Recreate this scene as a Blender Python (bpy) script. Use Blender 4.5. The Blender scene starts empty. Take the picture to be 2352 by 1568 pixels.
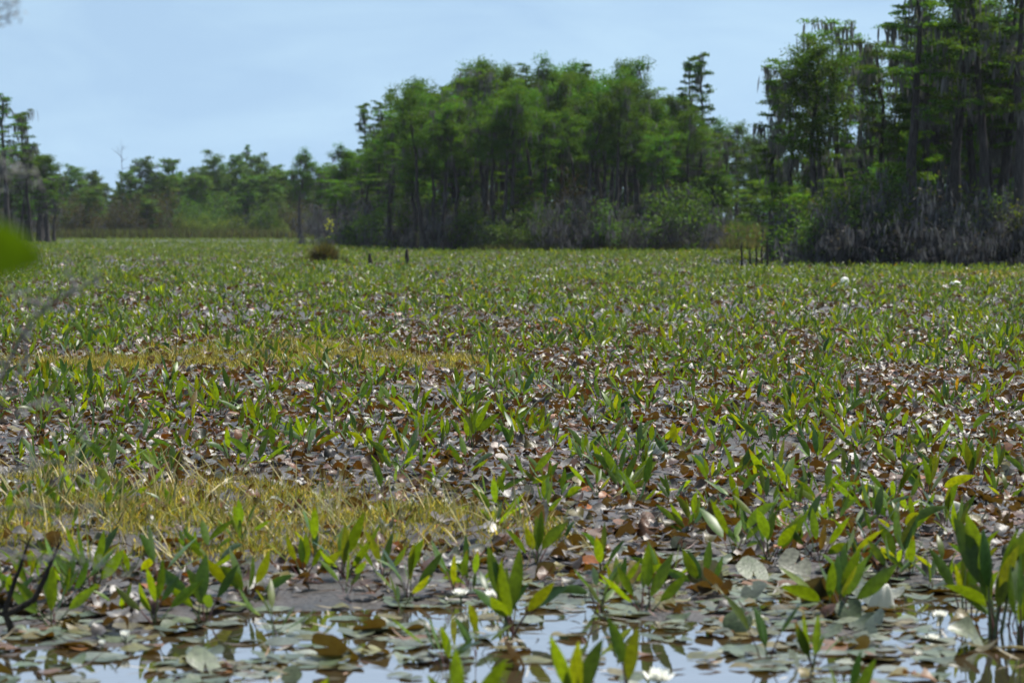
import bpy, math, random
import numpy as np
from mathutils import Vector

R = math.radians
scene = bpy.context.scene
COL = scene.collection

# ------------------------------------------------------------------ camera
CAM_H, FPX, W0, H0 = 2.0, 7000.0, 2352.0, 1568.0      # photograph measured at 2352 x 1568
PITCH = math.atan(269.0 / FPX)
cd = bpy.data.cameras.new('camera')
cam = bpy.data.objects.new('camera', cd)
COL.objects.link(cam)
cam.location = (0, 0, CAM_H)
cam.rotation_euler = (R(90) - PITCH, 0, 0)
cd.sensor_width = 36
cd.lens = 36 * FPX / W0
cd.clip_start, cd.clip_end = 0.1, 8000
cd.dof.use_dof = True
cd.dof.focus_distance = 31.0
cd.dof.aperture_fstop = 3.8
scene.camera = cam

# ------------------------------------------------------------------ light
SUN_EL, SUN_AZ = 64.0, 52.0      # azimuth measured from +Y (ahead) towards +X (right)
w = bpy.data.worlds.new("World"); scene.world = w; w.use_nodes = True
nt = w.node_tree; N = nt.nodes; L = nt.links
for n in list(N): N.remove(n)
out = N.new('ShaderNodeOutputWorld'); bg = N.new('ShaderNodeBackground')
sky = N.new('ShaderNodeTexSky'); sky.sky_type = 'NISHITA'; sky.sun_disc = False
sky.sun_elevation = R(SUN_EL); sky.sun_rotation = R(SUN_AZ)
sky.air_density = 1.0; sky.dust_density = 0.2; sky.ozone_density = 1.0; sky.altitude = 0
# thin cirrus veil over the sky, and a lifted horizon so the band above the trees is clear blue
tc = N.new('ShaderNodeTexCoord')
mp = N.new('ShaderNodeVectorMath'); mp.operation = 'ADD'; mp.inputs[1].default_value = (0, 0, 0.30)
L.new(tc.outputs['Generated'], mp.inputs[0])
nm = N.new('ShaderNodeVectorMath'); nm.operation = 'NORMALIZE'
L.new(mp.outputs[0], nm.inputs[0]); L.new(nm.outputs[0], sky.inputs[0])
mp2 = N.new('ShaderNodeMapping'); mp2.inputs['Scale'].default_value = (7, 3, 22)
L.new(tc.outputs['Generated'], mp2.inputs[0])
nz = N.new('ShaderNodeTexNoise'); nz.inputs['Scale'].default_value = 1.6; nz.inputs['Detail'].default_value = 5
nz.inputs['Roughness'].default_value = 0.5; nz.inputs['Distortion'].default_value = 0.6
L.new(mp2.outputs[0], nz.inputs['Vector'])
cr = N.new('ShaderNodeMapRange'); cr.inputs[1].default_value = 0.38; cr.inputs[2].default_value = 0.72
cr.inputs[3].default_value = 0.31; cr.inputs[4].default_value = 0.50
L.new(nz.outputs[0], cr.inputs[0])
mx = N.new('ShaderNodeMix'); mx.data_type = 'RGBA'
L.new(cr.outputs[0], mx.inputs[0]); L.new(sky.outputs[0], mx.inputs[6]); mx.inputs[7].default_value = (5.5, 7.4, 8.1, 1)
sx = N.new('ShaderNodeSeparateXYZ'); L.new(tc.outputs['Generated'], sx.inputs[0])
h1 = N.new('ShaderNodeMapRange'); h1.interpolation_type = 'SMOOTHSTEP'; h1.inputs[1].default_value = 0.08; h1.inputs[2].default_value = 0.17
h2 = N.new('ShaderNodeMapRange'); h2.interpolation_type = 'SMOOTHSTEP'; h2.inputs[1].default_value = 0.1; h2.inputs[2].default_value = 0.8
L.new(sx.outputs['Z'], h1.inputs[0]); L.new(sx.outputs['Y'], h2.inputs[0])
hm = N.new('ShaderNodeMath'); hm.operation = 'MULTIPLY'; L.new(h1.outputs[0], hm.inputs[0]); L.new(h2.outputs[0], hm.inputs[1])
mh = N.new('ShaderNodeMix'); mh.data_type = 'RGBA'; L.new(hm.outputs[0], mh.inputs[0]); L.new(mx.outputs[2], mh.inputs[6]); mh.inputs[7].default_value = (7.2, 9.2, 12.0, 1)  # brighter sky band added ahead, above the view, to lighten the water's reflection
L.new(mh.outputs[2], bg.inputs[0]); bg.inputs[1].default_value = 0.071
L.new(bg.outputs[0], out.inputs[0])

sd = bpy.data.lights.new('sun', 'SUN'); sun = bpy.data.objects.new('sun', sd); COL.objects.link(sun)
sd.energy = 5.0; sd.angle = R(0.53); sd.color = (1.0, 0.95, 0.87)
SV = Vector((math.sin(R(SUN_AZ)) * math.cos(R(SUN_EL)), math.cos(R(SUN_AZ)) * math.cos(R(SUN_EL)), math.sin(R(SUN_EL))))
sun.rotation_euler = SV.to_track_quat('Z', 'Y').to_euler()
sun.location = (0, 0, 60)

vs = scene.view_settings
vs.view_transform = 'Standard'; vs.look = 'None'; vs.gamma = 1; vs.exposure = 1.0; vs.use_curve_mapping = False
cy = scene.cycles
cy.max_bounces = 5; cy.diffuse_bounces = 3; cy.glossy_bounces = 2; cy.transmission_bounces = 3
cy.transparent_max_bounces = 4; cy.volume_bounces = 0
cy.use_denoising = True

# ------------------------------------------------------------------ helpers
def tag(o, label=None, cat=None, group=None, kind=None):
    if label: o['label'] = label
    if cat: o['category'] = cat
    if group: o['group'] = group
    if kind: o['kind'] = kind
    return o

def empty(name, loc, rz=0.0, s=1.0):
    o = bpy.data.objects.new(name, None); COL.objects.link(o)
    o.location = loc; o.rotation_euler = (0, 0, rz); o.scale = (s, s, s); o.empty_display_size = 0.2
    return o

class MB:
    """collects vertices, faces and a colour per vertex; build() links ONE mesh object"""
    def __init__(s): s.V = []; s.F = {}; s.T = []; s.n = 0
    def add(s, V, F, T):
        V = np.asarray(V, float).reshape(-1, 3)
        F = np.asarray(F, np.int64)
        if len(V) == 0: return
        T = np.asarray(T, float)
        if T.ndim == 1: T = np.tile(T, (len(V), 1))
        s.V.append(V); s.T.append(T)
        s.F.setdefault(F.shape[1], []).append(F + s.n)
        s.n += len(V)
    def mesh(s, name, mat, smooth=True):
        me = bpy.data.meshes.new(name)
        V = np.concatenate(s.V); T = np.concatenate(s.T)
        me.vertices.add(len(V)); me.vertices.foreach_set('co', V.astype(np.float32).ravel())
        loops = []; starts = []; tot = 0
        for k, fl in s.F.items():
            f = np.concatenate(fl)
            loops.append(f.ravel()); starts.append(tot + np.arange(len(f)) * k); tot += f.size
        loops = np.concatenate(loops); starts = np.concatenate(starts)
        me.loops.add(len(loops)); me.loops.foreach_set('vertex_index', loops.astype(np.int32))
        me.polygons.add(len(starts)); me.polygons.foreach_set('loop_start', starts.astype(np.int32))
        if smooth: me.polygons.foreach_set('use_smooth', np.ones(len(starts), bool))
        ca = me.attributes.new('tint', 'FLOAT_COLOR', 'POINT')
        ca.data.foreach_set('color', np.c_[T, np.ones(len(T))].astype(np.float32).ravel())
        me.update(calc_edges=True)
        me.materials.append(mat)
        return me
    def build(s, name, mat, parent=None, smooth=True, loc=(0, 0, 0)):
        o = bpy.data.objects.new(name, s.mesh(name, mat, smooth)); COL.objects.link(o)
        o.location = loc
        if parent: o.parent = parent
        return o

def nrm(a): return a / np.maximum(np.linalg.norm(a, axis=-1, keepdims=True), 1e-9)

def tube(pts, rad, sides=5, cap=True):
    P = np.asarray(pts, float); k = len(P); rad = np.broadcast_to(np.asarray(rad, float), (k,))
    d = nrm(np.gradient(P, axis=0))
    ref = np.array([0.0, 0, 1]) if abs(d[:, 2]).mean() < 0.8 else np.array([1.0, 0, 0])
    a = nrm(np.cross(d, ref)); b = np.cross(d, a)
    th = np.arange(sides) * 2 * np.pi / sides
    V = P[:, None] + rad[:, None, None] * (np.cos(th)[None, :, None] * a[:, None] + np.sin(th)[None, :, None] * b[:, None])
    i = np.arange(k - 1)[:, None] * sides; j = np.arange(sides)[None]; j2 = (j + 1) % sides
    F = np.stack([i + j, i + j2, i + sides + j2, i + sides + j], -1).reshape(-1, 4)
    return V.reshape(-1, 3), F

def vnoise(x, y, seed=0):
    x = np.asarray(x, float); y = np.asarray(y, float)
    ix = np.floor(x).astype(np.int64); iy = np.floor(y).astype(np.int64)
    fx = x - ix; fy = y - iy; fx = fx * fx * (3 - 2 * fx); fy = fy * fy * (3 - 2 * fy)
    def h(a, b):
        n = (a * 374761393 + b * 668265263 + seed * 1442695) & 0x7fffffff
        n = ((n ^ (n >> 13)) * 1274126177) & 0x7fffffff
        return ((n ^ (n >> 16)) & 0xffff) / 65535.0
    return (h(ix, iy) * (1 - fx) + h(ix + 1, iy) * fx) * (1 - fy) + (h(ix, iy + 1) * (1 - fx) + h(ix + 1, iy + 1) * fx) * fy

def G(px, py):
    """the point of the flat marsh seen at (px, py) of the photograph"""
    v = (784 - py) / FPX
    r = np.array([(px - 1176) / FPX, math.cos(PITCH) + v * math.sin(PITCH), -math.sin(PITCH) + v * math.cos(PITCH)])
    t = -CAM_H / r[2]
    return float(r[0] * t), float(r[1] * t)

# moss hummocks: (x, y, rx, ry, height)
HUM = []
for (px, py, rx, ry, hh) in [(40, 1250, .75, 1.7, .09), (300, 1230, .7, 1.6, .06), (560, 1280, .7, 1.1, .07), (820, 1265, .75, 1.3, .08), (450, 1160, .6, 1.3, .05),
                             (1120, 1285, .48, .7, .10), (1010, 1215, .45, 1.0, .05), (700, 1190, .55, 1.1, .05), (1230, 1265, .3, .5, .06), (140, 1130, .5, 1.0, .05),
                             (60, 858, 1.2, 2.4, .07), (480, 850, 1.6, 3.0, .07), (720, 840, 1.4, 3.2, .07), (980, 853, 1.0, 2.2, .06), (250, 850, .8, 1.8, .05),
                             (1105, 850, .5, 1.5, .06), (600, 812, 1.6, 3.0, .05), (2280, 640, 2.0, 9.0, .08)]:
    x, y = G(px, py); HUM.append((x, y, rx, ry, hh))

def hummask(x, y):
    m = np.zeros(np.shape(x)); hgt = np.zeros(np.shape(x))
    wob = 0.9 * (vnoise(np.asarray(x) * 3.0, np.asarray(y) * 2.0, 77) - .5)
    for (cx, cy_, rx, ry, hh) in HUM:
        d = np.sqrt(((x - cx) / rx) ** 2 + ((y - cy_) / ry) ** 2) + wob
        q = np.clip((1.15 - d) / 0.7, 0, 1); m = np.maximum(m, q); hgt = np.maximum(hgt, hh * q)
    return m, hgt

def ground_z(x, y):
    x = np.asarray(x, float); y = np.asarray(y, float)
    t = np.clip((y - 12.5) / 7.5, 0, 1); t = t * t * (3 - 2 * t)
    z = -0.055 + 0.105 * t
    fade = np.clip(1.4 - y / 60.0, 0.0, 1)
    z = z + 0.07 * (vnoise(x / 0.9, y / 1.5, 3) - .5) * (0.4 + 0.6 * fade)
    z = z + fade * (0.03 * (vnoise(x * 3.1, y * 3.1, 5) - .5) + 0.014 * (vnoise(x * 9, y * 9, 8) - .5))
    z = z + np.clip(-x - 0.6, 0, 1.5) * 0.025 * np.clip((19 - y) / 6, 0, 1)
    return z + hummask(x, y)[1]

# ------------------------------------------------------------------ materials
def mat_new(name):
    m = bpy.data.materials.new(name); m.use_nodes = True
    n = m.node_tree.nodes
    for k in list(n): n.remove(k)
    return m, n, m.node_tree.links

def leaf_mat(name, rough=0.4, spec=0.5, trans=0.4, tcol=(1.9, 1.7, 0.5), under=None, undermix=0.0, objvar=0.0, bump=0.0, mottle=0.0):
    m, n, l = mat_new(name)
    o = n.new('ShaderNodeOutputMaterial'); at = n.new('ShaderNodeAttribute'); at.attribute_name = 'tint'
    col = at.outputs['Color']
    if objvar:
        oi = n.new('ShaderNodeObjectInfo'); hs = n.new('ShaderNodeHueSaturation')
        a = n.new('ShaderNodeMapRange'); a.inputs[3].default_value = 1 - objvar; a.inputs[4].default_value = 1 + objvar
        l.new(oi.outputs['Random'], a.inputs[0]); l.new(a.outputs[0], hs.inputs['Value'])
        b = n.new('ShaderNodeMath'); b.operation = 'MULTIPLY_ADD'; b.inputs[1].default_value = 0.025; b.inputs[2].default_value = 0.49
        l.new(oi.outputs['Random'], b.inputs[0]); l.new(b.outputs[0], hs.inputs['Hue'])
        l.new(col, hs.inputs['Color']); col = hs.outputs[0]
    if mottle:
        gp = n.new('ShaderNodeNewGeometry'); n3 = n.new('ShaderNodeTexNoise'); n3.inputs['Scale'].default_value = 38; n3.inputs['Detail'].default_value = 4
        l.new(gp.outputs['Position'], n3.inputs['Vector'])
        mr = n.new('ShaderNodeMapRange'); mr.inputs[1].default_value = .3; mr.inputs[2].default_value = .7; mr.inputs[3].default_value = 1 - mottle; mr.inputs[4].default_value = 1 + mottle * .6
        l.new(n3.outputs[0], mr.inputs[0]); mm = n.new('ShaderNodeMix'); mm.data_type = 'RGBA'; mm.blend_type = 'MULTIPLY'; mm.inputs[0].default_value = 1
        l.new(col, mm.inputs[6]); l.new(mr.outputs[0], mm.inputs[7]); col = mm.outputs[2]
    if under:
        ge = n.new('ShaderNodeNewGeometry'); um = n.new('ShaderNodeMix'); um.data_type = 'RGBA'
        mu = n.new('ShaderNodeMath'); mu.operation = 'MULTIPLY'; mu.inputs[1].default_value = undermix
        l.new(ge.outputs['Backfacing'], mu.inputs[0]); l.new(mu.outputs[0], um.inputs[0])
        l.new(col, um.inputs[6]); um.inputs[7].default_value = (*under, 1); col = um.outputs[2]
    p = n.new('ShaderNodeBsdfPrincipled'); p.inputs['Roughness'].default_value = rough
    p.inputs['Specular IOR Level'].default_value = spec
    l.new(col, p.inputs['Base Color'])
    if bump:
        nz = n.new('ShaderNodeTexNoise'); nz.inputs['Scale'].default_value = 60; nz.inputs['Detail'].default_value = 3
        g = n.new('ShaderNodeNewGeometry'); l.new(g.outputs['Position'], nz.inputs['Vector'])
        bp = n.new('ShaderNodeBump'); bp.inputs['Strength'].default_value = bump; bp.inputs['Distance'].default_value = 0.01
        l.new(nz.outputs[0], bp.inputs['Height']); l.new(bp.outputs[0], p.inputs['Normal'])
    if trans > 0:
        tm = n.new('ShaderNodeMix'); tm.data_type = 'RGBA'; tm.blend_type = 'MULTIPLY'; tm.inputs[0].default_value = 1
        l.new(col, tm.inputs[6]); tm.inputs[7].default_value = (*tcol, 1)
        t = n.new('ShaderNodeBsdfTranslucent'); l.new(tm.outputs[2], t.inputs['Color'])
        s = n.new('ShaderNodeMixShader'); s.inputs[0].default_value = trans
        l.new(p.outputs[0], s.inputs[1]); l.new(t.outputs[0], s.inputs[2]); l.new(s.outputs[0], o.inputs[0])
    else:
        l.new(p.outputs[0], o.inputs[0])
    return m

M = {}
M['blade'] = leaf_mat('spear_leaf', rough=0.42, spec=0.35, trans=0.45, tcol=(2.3, 1.75, 0.22), mottle=.35)
M['stem'] = leaf_mat('leaf_stem', rough=0.45, trans=0.0)
M['pad'] = leaf_mat('lily_pad', rough=0.44, spec=0.36, trans=0.22, tcol=(1.7, 1.2, 0.3), under=(0.060, 0.042, 0.014), undermix=0.65, bump=0.25, mottle=.45)
M['moss'] = leaf_mat('bog_moss', rough=0.7, spec=0.2, trans=0.35, tcol=(1.6, 1.4, 0.6))
M['dry'] = leaf_mat('dry_stalk', rough=0.6, spec=0.3, trans=0.15, tcol=(1.3, 1.2, 0.9))
M['petal'] = leaf_mat('white_petal', rough=0.5, spec=0.3, trans=0.3, tcol=(1.1, 1.1, 1.0))
M['crown'] = leaf_mat('cypress_needles', rough=0.7, spec=0.05, trans=0.25, tcol=(2.6, 2.3, 0.35), objvar=0.33)
M['hang'] = leaf_mat('hanging_moss', rough=0.85, spec=0.1, trans=0.3, tcol=(1.2, 1.2, 1.1))
M['scrub'] = leaf_mat('scrub_leaves', rough=0.6, spec=0.1, trans=0.35, tcol=(1.7, 1.6, 0.6), objvar=0.25)

def bark_mat(name, c1, c2, scale=3.0):
    m, n, l = mat_new(name)
    o = n.new('ShaderNodeOutputMaterial'); p = n.new('ShaderNodeBsdfPrincipled'); p.inputs['Roughness'].default_value = 0.85
    p.inputs['Specular IOR Level'].default_value = 0.2
    tc = n.new('ShaderNodeTexCoord'); mp = n.new('ShaderNodeMapping'); mp.inputs['Scale'].default_value = (6 * scale, 6 * scale, 0.5 * scale)
    nz = n.new('ShaderNodeTexNoise'); nz.inputs['Scale'].default_value = 1.0; nz.inputs['Detail'].default_value = 5
    l.new(tc.outputs['Object'], mp.inputs[0]); l.new(mp.outputs[0], nz.inputs['Vector'])
    cr = n.new('ShaderNodeValToRGB'); cr.color_ramp.elements[0].position = 0.35; cr.color_ramp.elements[1].position = 0.7
    cr.color_ramp.elements[0].color = (*c1, 1); cr.color_ramp.elements[1].color = (*c2, 1)
    l.new(nz.outputs[0], cr.inputs[0]); l.new(cr.outputs[0], p.inputs['Base Color'])
    bp = n.new('ShaderNodeBump'); bp.inputs['Strength'].default_value = 0.6; bp.inputs['Distance'].default_value = 0.03
    l.new(nz.outputs[0], bp.inputs['Height']); l.new(bp.outputs[0], p.inputs['Normal'])
    l.new(p.outputs[0], o.inputs[0]); return m
M['bark'] = bark_mat('cypress_bark', (0.014, 0.012, 0.012), (0.075, 0.066, 0.062))
M['twig'] = bark_mat('grey_twigs', (0.020, 0.0185, 0.021), (0.098, 0.092, 0.100), 8)
M['dead'] = bark_mat('pale_dead_twigs', (0.08, 0.077, 0.075), (0.21, 0.20, 0.195), 12)
M['wetwood'] = bark_mat('dark_wet_wood', (0.012, 0.010, 0.009), (0.05, 0.038, 0.03), 10)

# ground: dark peat mud
m, n, l = mat_new('peat_mud'); M['mud'] = m
o = n.new('ShaderNodeOutputMaterial'); p = n.new('ShaderNodeBsdfPrincipled')
tc = n.new('ShaderNodeTexCoord'); nz = n.new('ShaderNodeTexNoise'); nz.inputs['Scale'].default_value = 3.5; nz.inputs['Detail'].default_value = 8
l.new(tc.outputs['Object'], nz.inputs['Vector'])
cr = n.new('ShaderNodeValToRGB'); cr.color_ramp.elements[0].position = .3; cr.color_ramp.elements[1].position = .72
cr.color_ramp.elements[0].color = (.008, .0066, .006, 1); cr.color_ramp.elements[1].color = (.042, .035, .032, 1)
l.new(nz.outputs[0], cr.inputs[0]); l.new(cr.outputs[0], p.inputs['Base Color'])
rr = n.new('ShaderNodeMapRange'); rr.inputs[3].default_value = .45; rr.inputs[4].default_value = .8; p.inputs['Specular IOR Level'].default_value = .3
l.new(nz.outputs[0], rr.inputs[0]); l.new(rr.outputs[0], p.inputs['Roughness'])
n2 = n.new('ShaderNodeTexNoise'); n2.inputs['Scale'].default_value = 28; n2.inputs['Detail'].default_value = 6
l.new(tc.outputs['Object'], n2.inputs['Vector'])
bp = n.new('ShaderNodeBump'); bp.inputs['Strength'].default_value = .8; bp.inputs['Distance'].default_value = .03
l.new(n2.outputs[0], bp.inputs['Height']); l.new(bp.outputs[0], p.inputs['Normal']); l.new(p.outputs[0], o.inputs[0])

m, n, l = mat_new('marsh_water'); M['water'] = m
o = n.new('ShaderNodeOutputMaterial'); p = n.new('ShaderNodeBsdfPrincipled')
p.inputs['Base Color'].default_value = (.022, .018, .012, 1); p.inputs['Roughness'].default_value = .03; p.inputs['IOR'].default_value = 1.40
tc = n.new('ShaderNodeTexCoord'); nz = n.new('ShaderNodeTexNoise'); nz.inputs['Scale'].default_value = 5; nz.inputs['Detail'].default_value = 2
l.new(tc.outputs['Object'], nz.inputs['Vector'])
bp = n.new('ShaderNodeBump'); bp.inputs['Strength'].default_value = .05; bp.inputs['Distance'].default_value = .02
l.new(nz.outputs[0], bp.inputs['Height']); l.new(bp.outputs[0], p.inputs['Normal']); l.new(p.outputs[0], o.inputs[0])

# ------------------------------------------------------------------ ground and water
def axis(fine_lo, fine_hi, step, lo, hi, g=1.13):
    a = list(np.arange(fine_lo, fine_hi + step / 2, step))
    s = step
    while a[-1] < hi: s *= g; a.append(a[-1] + s)
    s = step
    while a[0] > lo: s *= g; a.insert(0, a[0] - s)
    return np.array(a)
xs = axis(-7, 7, 0.07, -1500, 1500); ys = axis(10, 48, 0.085, -40, 2600, 1.09)
XX, YY = np.meshgrid(xs, ys); ZZ = ground_z(XX, YY)
b = MB(); nx, ny = len(xs), len(ys)
i = (np.arange(ny - 1)[:, None] * nx + np.arange(nx - 1)[None]).ravel()
b.add(np.stack([XX, YY, ZZ], -1).reshape(-1, 3), np.stack([i, i + 1, i + nx + 1, i + nx], -1), (0.1, 0.1, 0.1))
tag(b.build('ground', M['mud']), kind='structure')
b = MB(); b.add([(-25, -30, 0), (25, -30, 0), (25, 40, 0), (-25, 40, 0)], [(0, 1, 2, 3)], (0, 0, 0))
tag(b.build('water', M['water']), kind='structure')

# ------------------------------------------------------------------ marsh plants
def blades(base, az, lean, length, width, bend, roll, segs, fold=0.22):
    """lance-shaped leaf blades, (segs+1) x 3 vertices each"""
    n_ = len(az); t = np.linspace(0, 1, segs + 1)
    rad = np.stack([np.cos(az), np.sin(az), np.zeros(n_)], -1); sv = np.stack([-np.sin(az), np.cos(az), np.zeros(n_)], -1)
    up = np.array([0, 0, 1.0])
    ang = lean[:, None] + bend[:, None] * t[None]
    d = np.sin(ang)[..., None] * rad[:, None] + np.cos(ang)[..., None] * up
    step = (length / segs)[:, None, None] * (d[:, :-1] + d[:, 1:]) / 2
    c = np.concatenate([np.zeros((n_, 1, 3)), np.cumsum(step, 1)], 1) + base[:, None]
    nn = np.cross(np.broadcast_to(sv[:, None], d.shape), d)
    cr_, sr = np.cos(roll)[:, None, None], np.sin(roll)[:, None, None]
    side = sv[:, None] * cr_ + nn * sr; nor = -sv[:, None] * sr + nn * cr_
    wp = np.sin(np.pi * np.clip(t, 0, 1) ** 0.78) ** 0.85 * 0.5
    wp[0] = 0.06; wp[-1] = 0.0
    ww = width[:, None, None] * wp[None, :, None]
    f = fold * ww
    V = np.stack([c - side * ww + nor * f, c, c + side * ww + nor * f], 2)     # n, segs+1, 3, 3
    k = (segs + 1) * 3
    o_ = (np.arange(n_) * k)[:, None, None]; s_ = (np.arange(segs) * 3)[None, :, None]; j = np.arange(2)[None, None]
    a = o_ + s_ + j
    F = np.stack([a, a + 1, a + 4, a + 3], -1).reshape(-1, 4)
    return V.reshape(-1, 3), F, k

def leaf_tints(rng, n_):
    g = np.array([0.078, 0.140, 0.008]); bl = np.array([0.028, 0.074, 0.026]); ye = np.array([0.112, 0.146, 0.007])
    u = rng.random(n_)[:, None]; v = rng.random(n_)[:, None]
    u = u ** 1.4; c = g * (1 - u) + bl * u
    c = np.where(v > 0.79, c * .35 + ye * .65, c)
    c = np.where(v > 0.992, np.array([[.17, .12, .02]]), c)
    return c * rng.uniform(.6, 1.25, (n_, 1))

def rosettes(rng, X, Y, Z, S, segs=5, stem=True, nl=(3, 6), leanmax=62):
    cnt = rng.integers(nl[0], nl[1] + 1, len(X)); idx = np.repeat(np.arange(len(X)), cnt); n_ = len(idx)
    first = np.concatenate([[0], np.cumsum(cnt)[:-1]])
    k = np.arange(n_) - first[idx]
    az = rng.uniform(0, 6.283, len(X))[idx] + k * 2.4 + rng.normal(0, .35, n_)
    s = S[idx] * rng.uniform(.75, 1.2, n_)
    lean = R(1) * (6 + (leanmax - 6) * rng.random(n_) ** .95)
    pl = s * rng.uniform(.06, .19, n_)
    root = np.stack([X[idx] + rng.normal(0, .012, n_), Y[idx] + rng.normal(0, .012, n_), Z[idx] - .02], -1)
    pl2 = lean * .7
    dirv = np.stack([np.sin(pl2) * np.cos(az), np.sin(pl2) * np.sin(az), np.cos(pl2)], -1)
    top = root + dirv * (pl + .02)[:, None]
    length = s * rng.uniform(.16, .265, n_); width = length * rng.uniform(.185, .27, n_)
    bend = R(1) * rng.normal(15, 20, n_); roll = R(1) * rng.normal(0, 58, n_)
    V, F, kk = blades(top, az, lean, length, width, bend, roll, segs)
    T = np.repeat(leaf_tints(rng, n_), kk, 0).reshape(n_, segs + 1, 3, 3)
    tipb = rng.random(n_) < (.2 if segs > 4 else .0)
    T[tipb, -2:] = T[tipb, -2:] * .4 + np.array([.10, .055, .02]) * .6
    T = T.reshape(-1, 3)
    if not stem: return (V, F, T), None
    # three-sided petioles
    th = np.arange(3) * 2.094
    ring = np.stack([np.cos(th), np.sin(th), np.zeros(3)], -1)
    mid = (root + top) / 2 - dirv * 0 + np.stack([np.cos(az), np.sin(az), np.zeros(n_)], -1) * (-.008)
    SV_ = np.stack([root[:, None] + ring * .0048, mid[:, None] + ring * .0042, top[:, None] + ring * .0032], 1).reshape(-1, 3)
    o_ = (np.arange(n_) * 9)[:, None, None]; r_ = (np.arange(2) * 3)[None, :, None]; j = np.arange(3)[None, None]; j2 = (j + 1) % 3
    SF = np.stack([o_ + r_ + j, o_ + r_ + j2, o_ + r_ + 3 + j2, o_ + r_ + 3 + j], -1).reshape(-1, 4)
    sc = np.where(rng.random((n_, 1)) < .5, np.array([[.085, .03, .028]]), np.array([[.06, .085, .025]]))
    return (V, F, T), (SV_, SF, np.repeat(sc, 9, 0))

rng = np.random.default_rng(11)

def in_frame(x, y, mx=0.0): return np.abs(x) < y * (1176 / FPX) * (1 + mx)

# hero plants: (px, py of the root, size, leaves, label)
HERO = [
 (1170, 1452, 1.2, 8, 'large bright green spear-leaved clump on a mud islet amid the open water, front centre'),
 (1925, 1412, 1.15, 9, 'widest clump of spear leaves, fanned like an open hand right of the pool'),
 (2285, 1455, 1.7, 6, 'tallest dark green plant, upright leaves rising from water near the right edge'),
 (2215, 1420, 1.08, 4, 'narrow plant leaning left beside the tallest dark green plant at right'),
 (2345, 1470, 1.2, 4, 'upright plant cut by the right edge of the photo above the pool'),
 (790, 1340, 1.04, 5, 'upright green clump at the front foot of the yellow moss band'),
 (700, 1345, 0.8, 4, 'low clump just left of the upright clump at the foot of the moss band'),
 (880, 1345, 0.84, 4, 'clump right of the upright clump at the foot of the moss band'),
 (1480, 1412, 1.0, 4, 'green three to four leaved clump standing in bluish water right of centre'),
 (1420, 1370, 0.72, 4, 'small low clump in the bluish water behind the four leaved clump'),
 (355, 1440, 0.92, 4, 'small clump with one bright upright leaf in the lower left shallows'),
 (470, 1425, 1.0, 4, 'grey green leaves leaning right in the lower left shallows'),
 (210, 1370, 1.0, 6, 'leafy clump beside the dark forked stick at lower left'),
 (120, 1440, 0.92, 4, 'pale green clump right of the base of the dark forked stick'),
 (1050, 1690, 1.1, 3, 'blurred broad upright leaves at the bottom edge, left of the pool'),
 (1312, 1650, 1.1, 3, 'single tall blurred leaf blade rising from the bottom edge in mid pool'),
 (1440, 1600, 1.05, 2, 'dark closed leaf pair standing out of the blue pool at the bottom'),
 (1955, 1660, 0.9, 3, 'blurred bright green plant at the bottom edge beneath the olive pads'),
 (1430, 1140, 1.08, 9, 'dense bright clump in the middle of the marsh right of the moss band'),
 (1690, 1130, 0.88, 6, 'yellowish green clump to the right of the dense middle clump'),
 (1870, 1090, 0.92, 4, 'plant with one broad upright blade in the right middle of the marsh'),
 (2130, 1165, 1.0, 7, 'bushy clump with crossing leaves in the right middle of the marsh'),
 (2230, 1130, 0.88, 5, 'upright clump behind the bushy clump at right middle'),
 (1760, 1300, 1.04, 6, 'clump with wide leaves up the slope from the widest spreading clump'),
 (1880, 1300, 0.88, 4, 'dark leaved clump directly behind the widest spreading clump'),
 (2065, 1310, 0.96, 4, 'olive plant behind and right of the widest spreading clump'),
 (1230, 1310, 0.88, 5, 'plant with dark bluish blades at the right end of the moss band'),
 (570, 1390, 0.96, 4, 'grey green plant leaning right over the wet mud below the moss band'),
 (1620, 1360, 0.72, 4, 'small yellow tipped clump in the wet mud left of the spreading clump'),
]
hx = np.array([G(h[0], h[1]) for h in HERO])

# random field of plants
def field(ylo, yhi, dens, rng, mx=.12, extra=1.2):
    A = (1176 / FPX) * (1 + mx) * (yhi ** 2 - ylo ** 2) + 2 * extra * (yhi - ylo)
    n_ = int(A * dens)
    y = np.sqrt(rng.uniform(ylo ** 2, yhi ** 2, n_)); hw = y * (1176 / FPX) * (1 + mx) + extra
    return rng.uniform(-1, 1, n_) * hw, y

def plant_keep(x, y, rng):
    c = vnoise(x / 0.8, y / 2.2, 21) * .65 + vnoise(x / 2.6, y / 6, 22) * .35
    k = np.clip((c - .27) / .28, 0.04, 1)
    k = k * np.where(y < 18.5, np.clip((ground_z(x, y) + .035) / .07, .12, 1) * .8, 1)
    k = k * (1 - np.where(y > 30, .7, -.5) * hummask(x, y)[0])
    return rng.random(len(x)) < k

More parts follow.
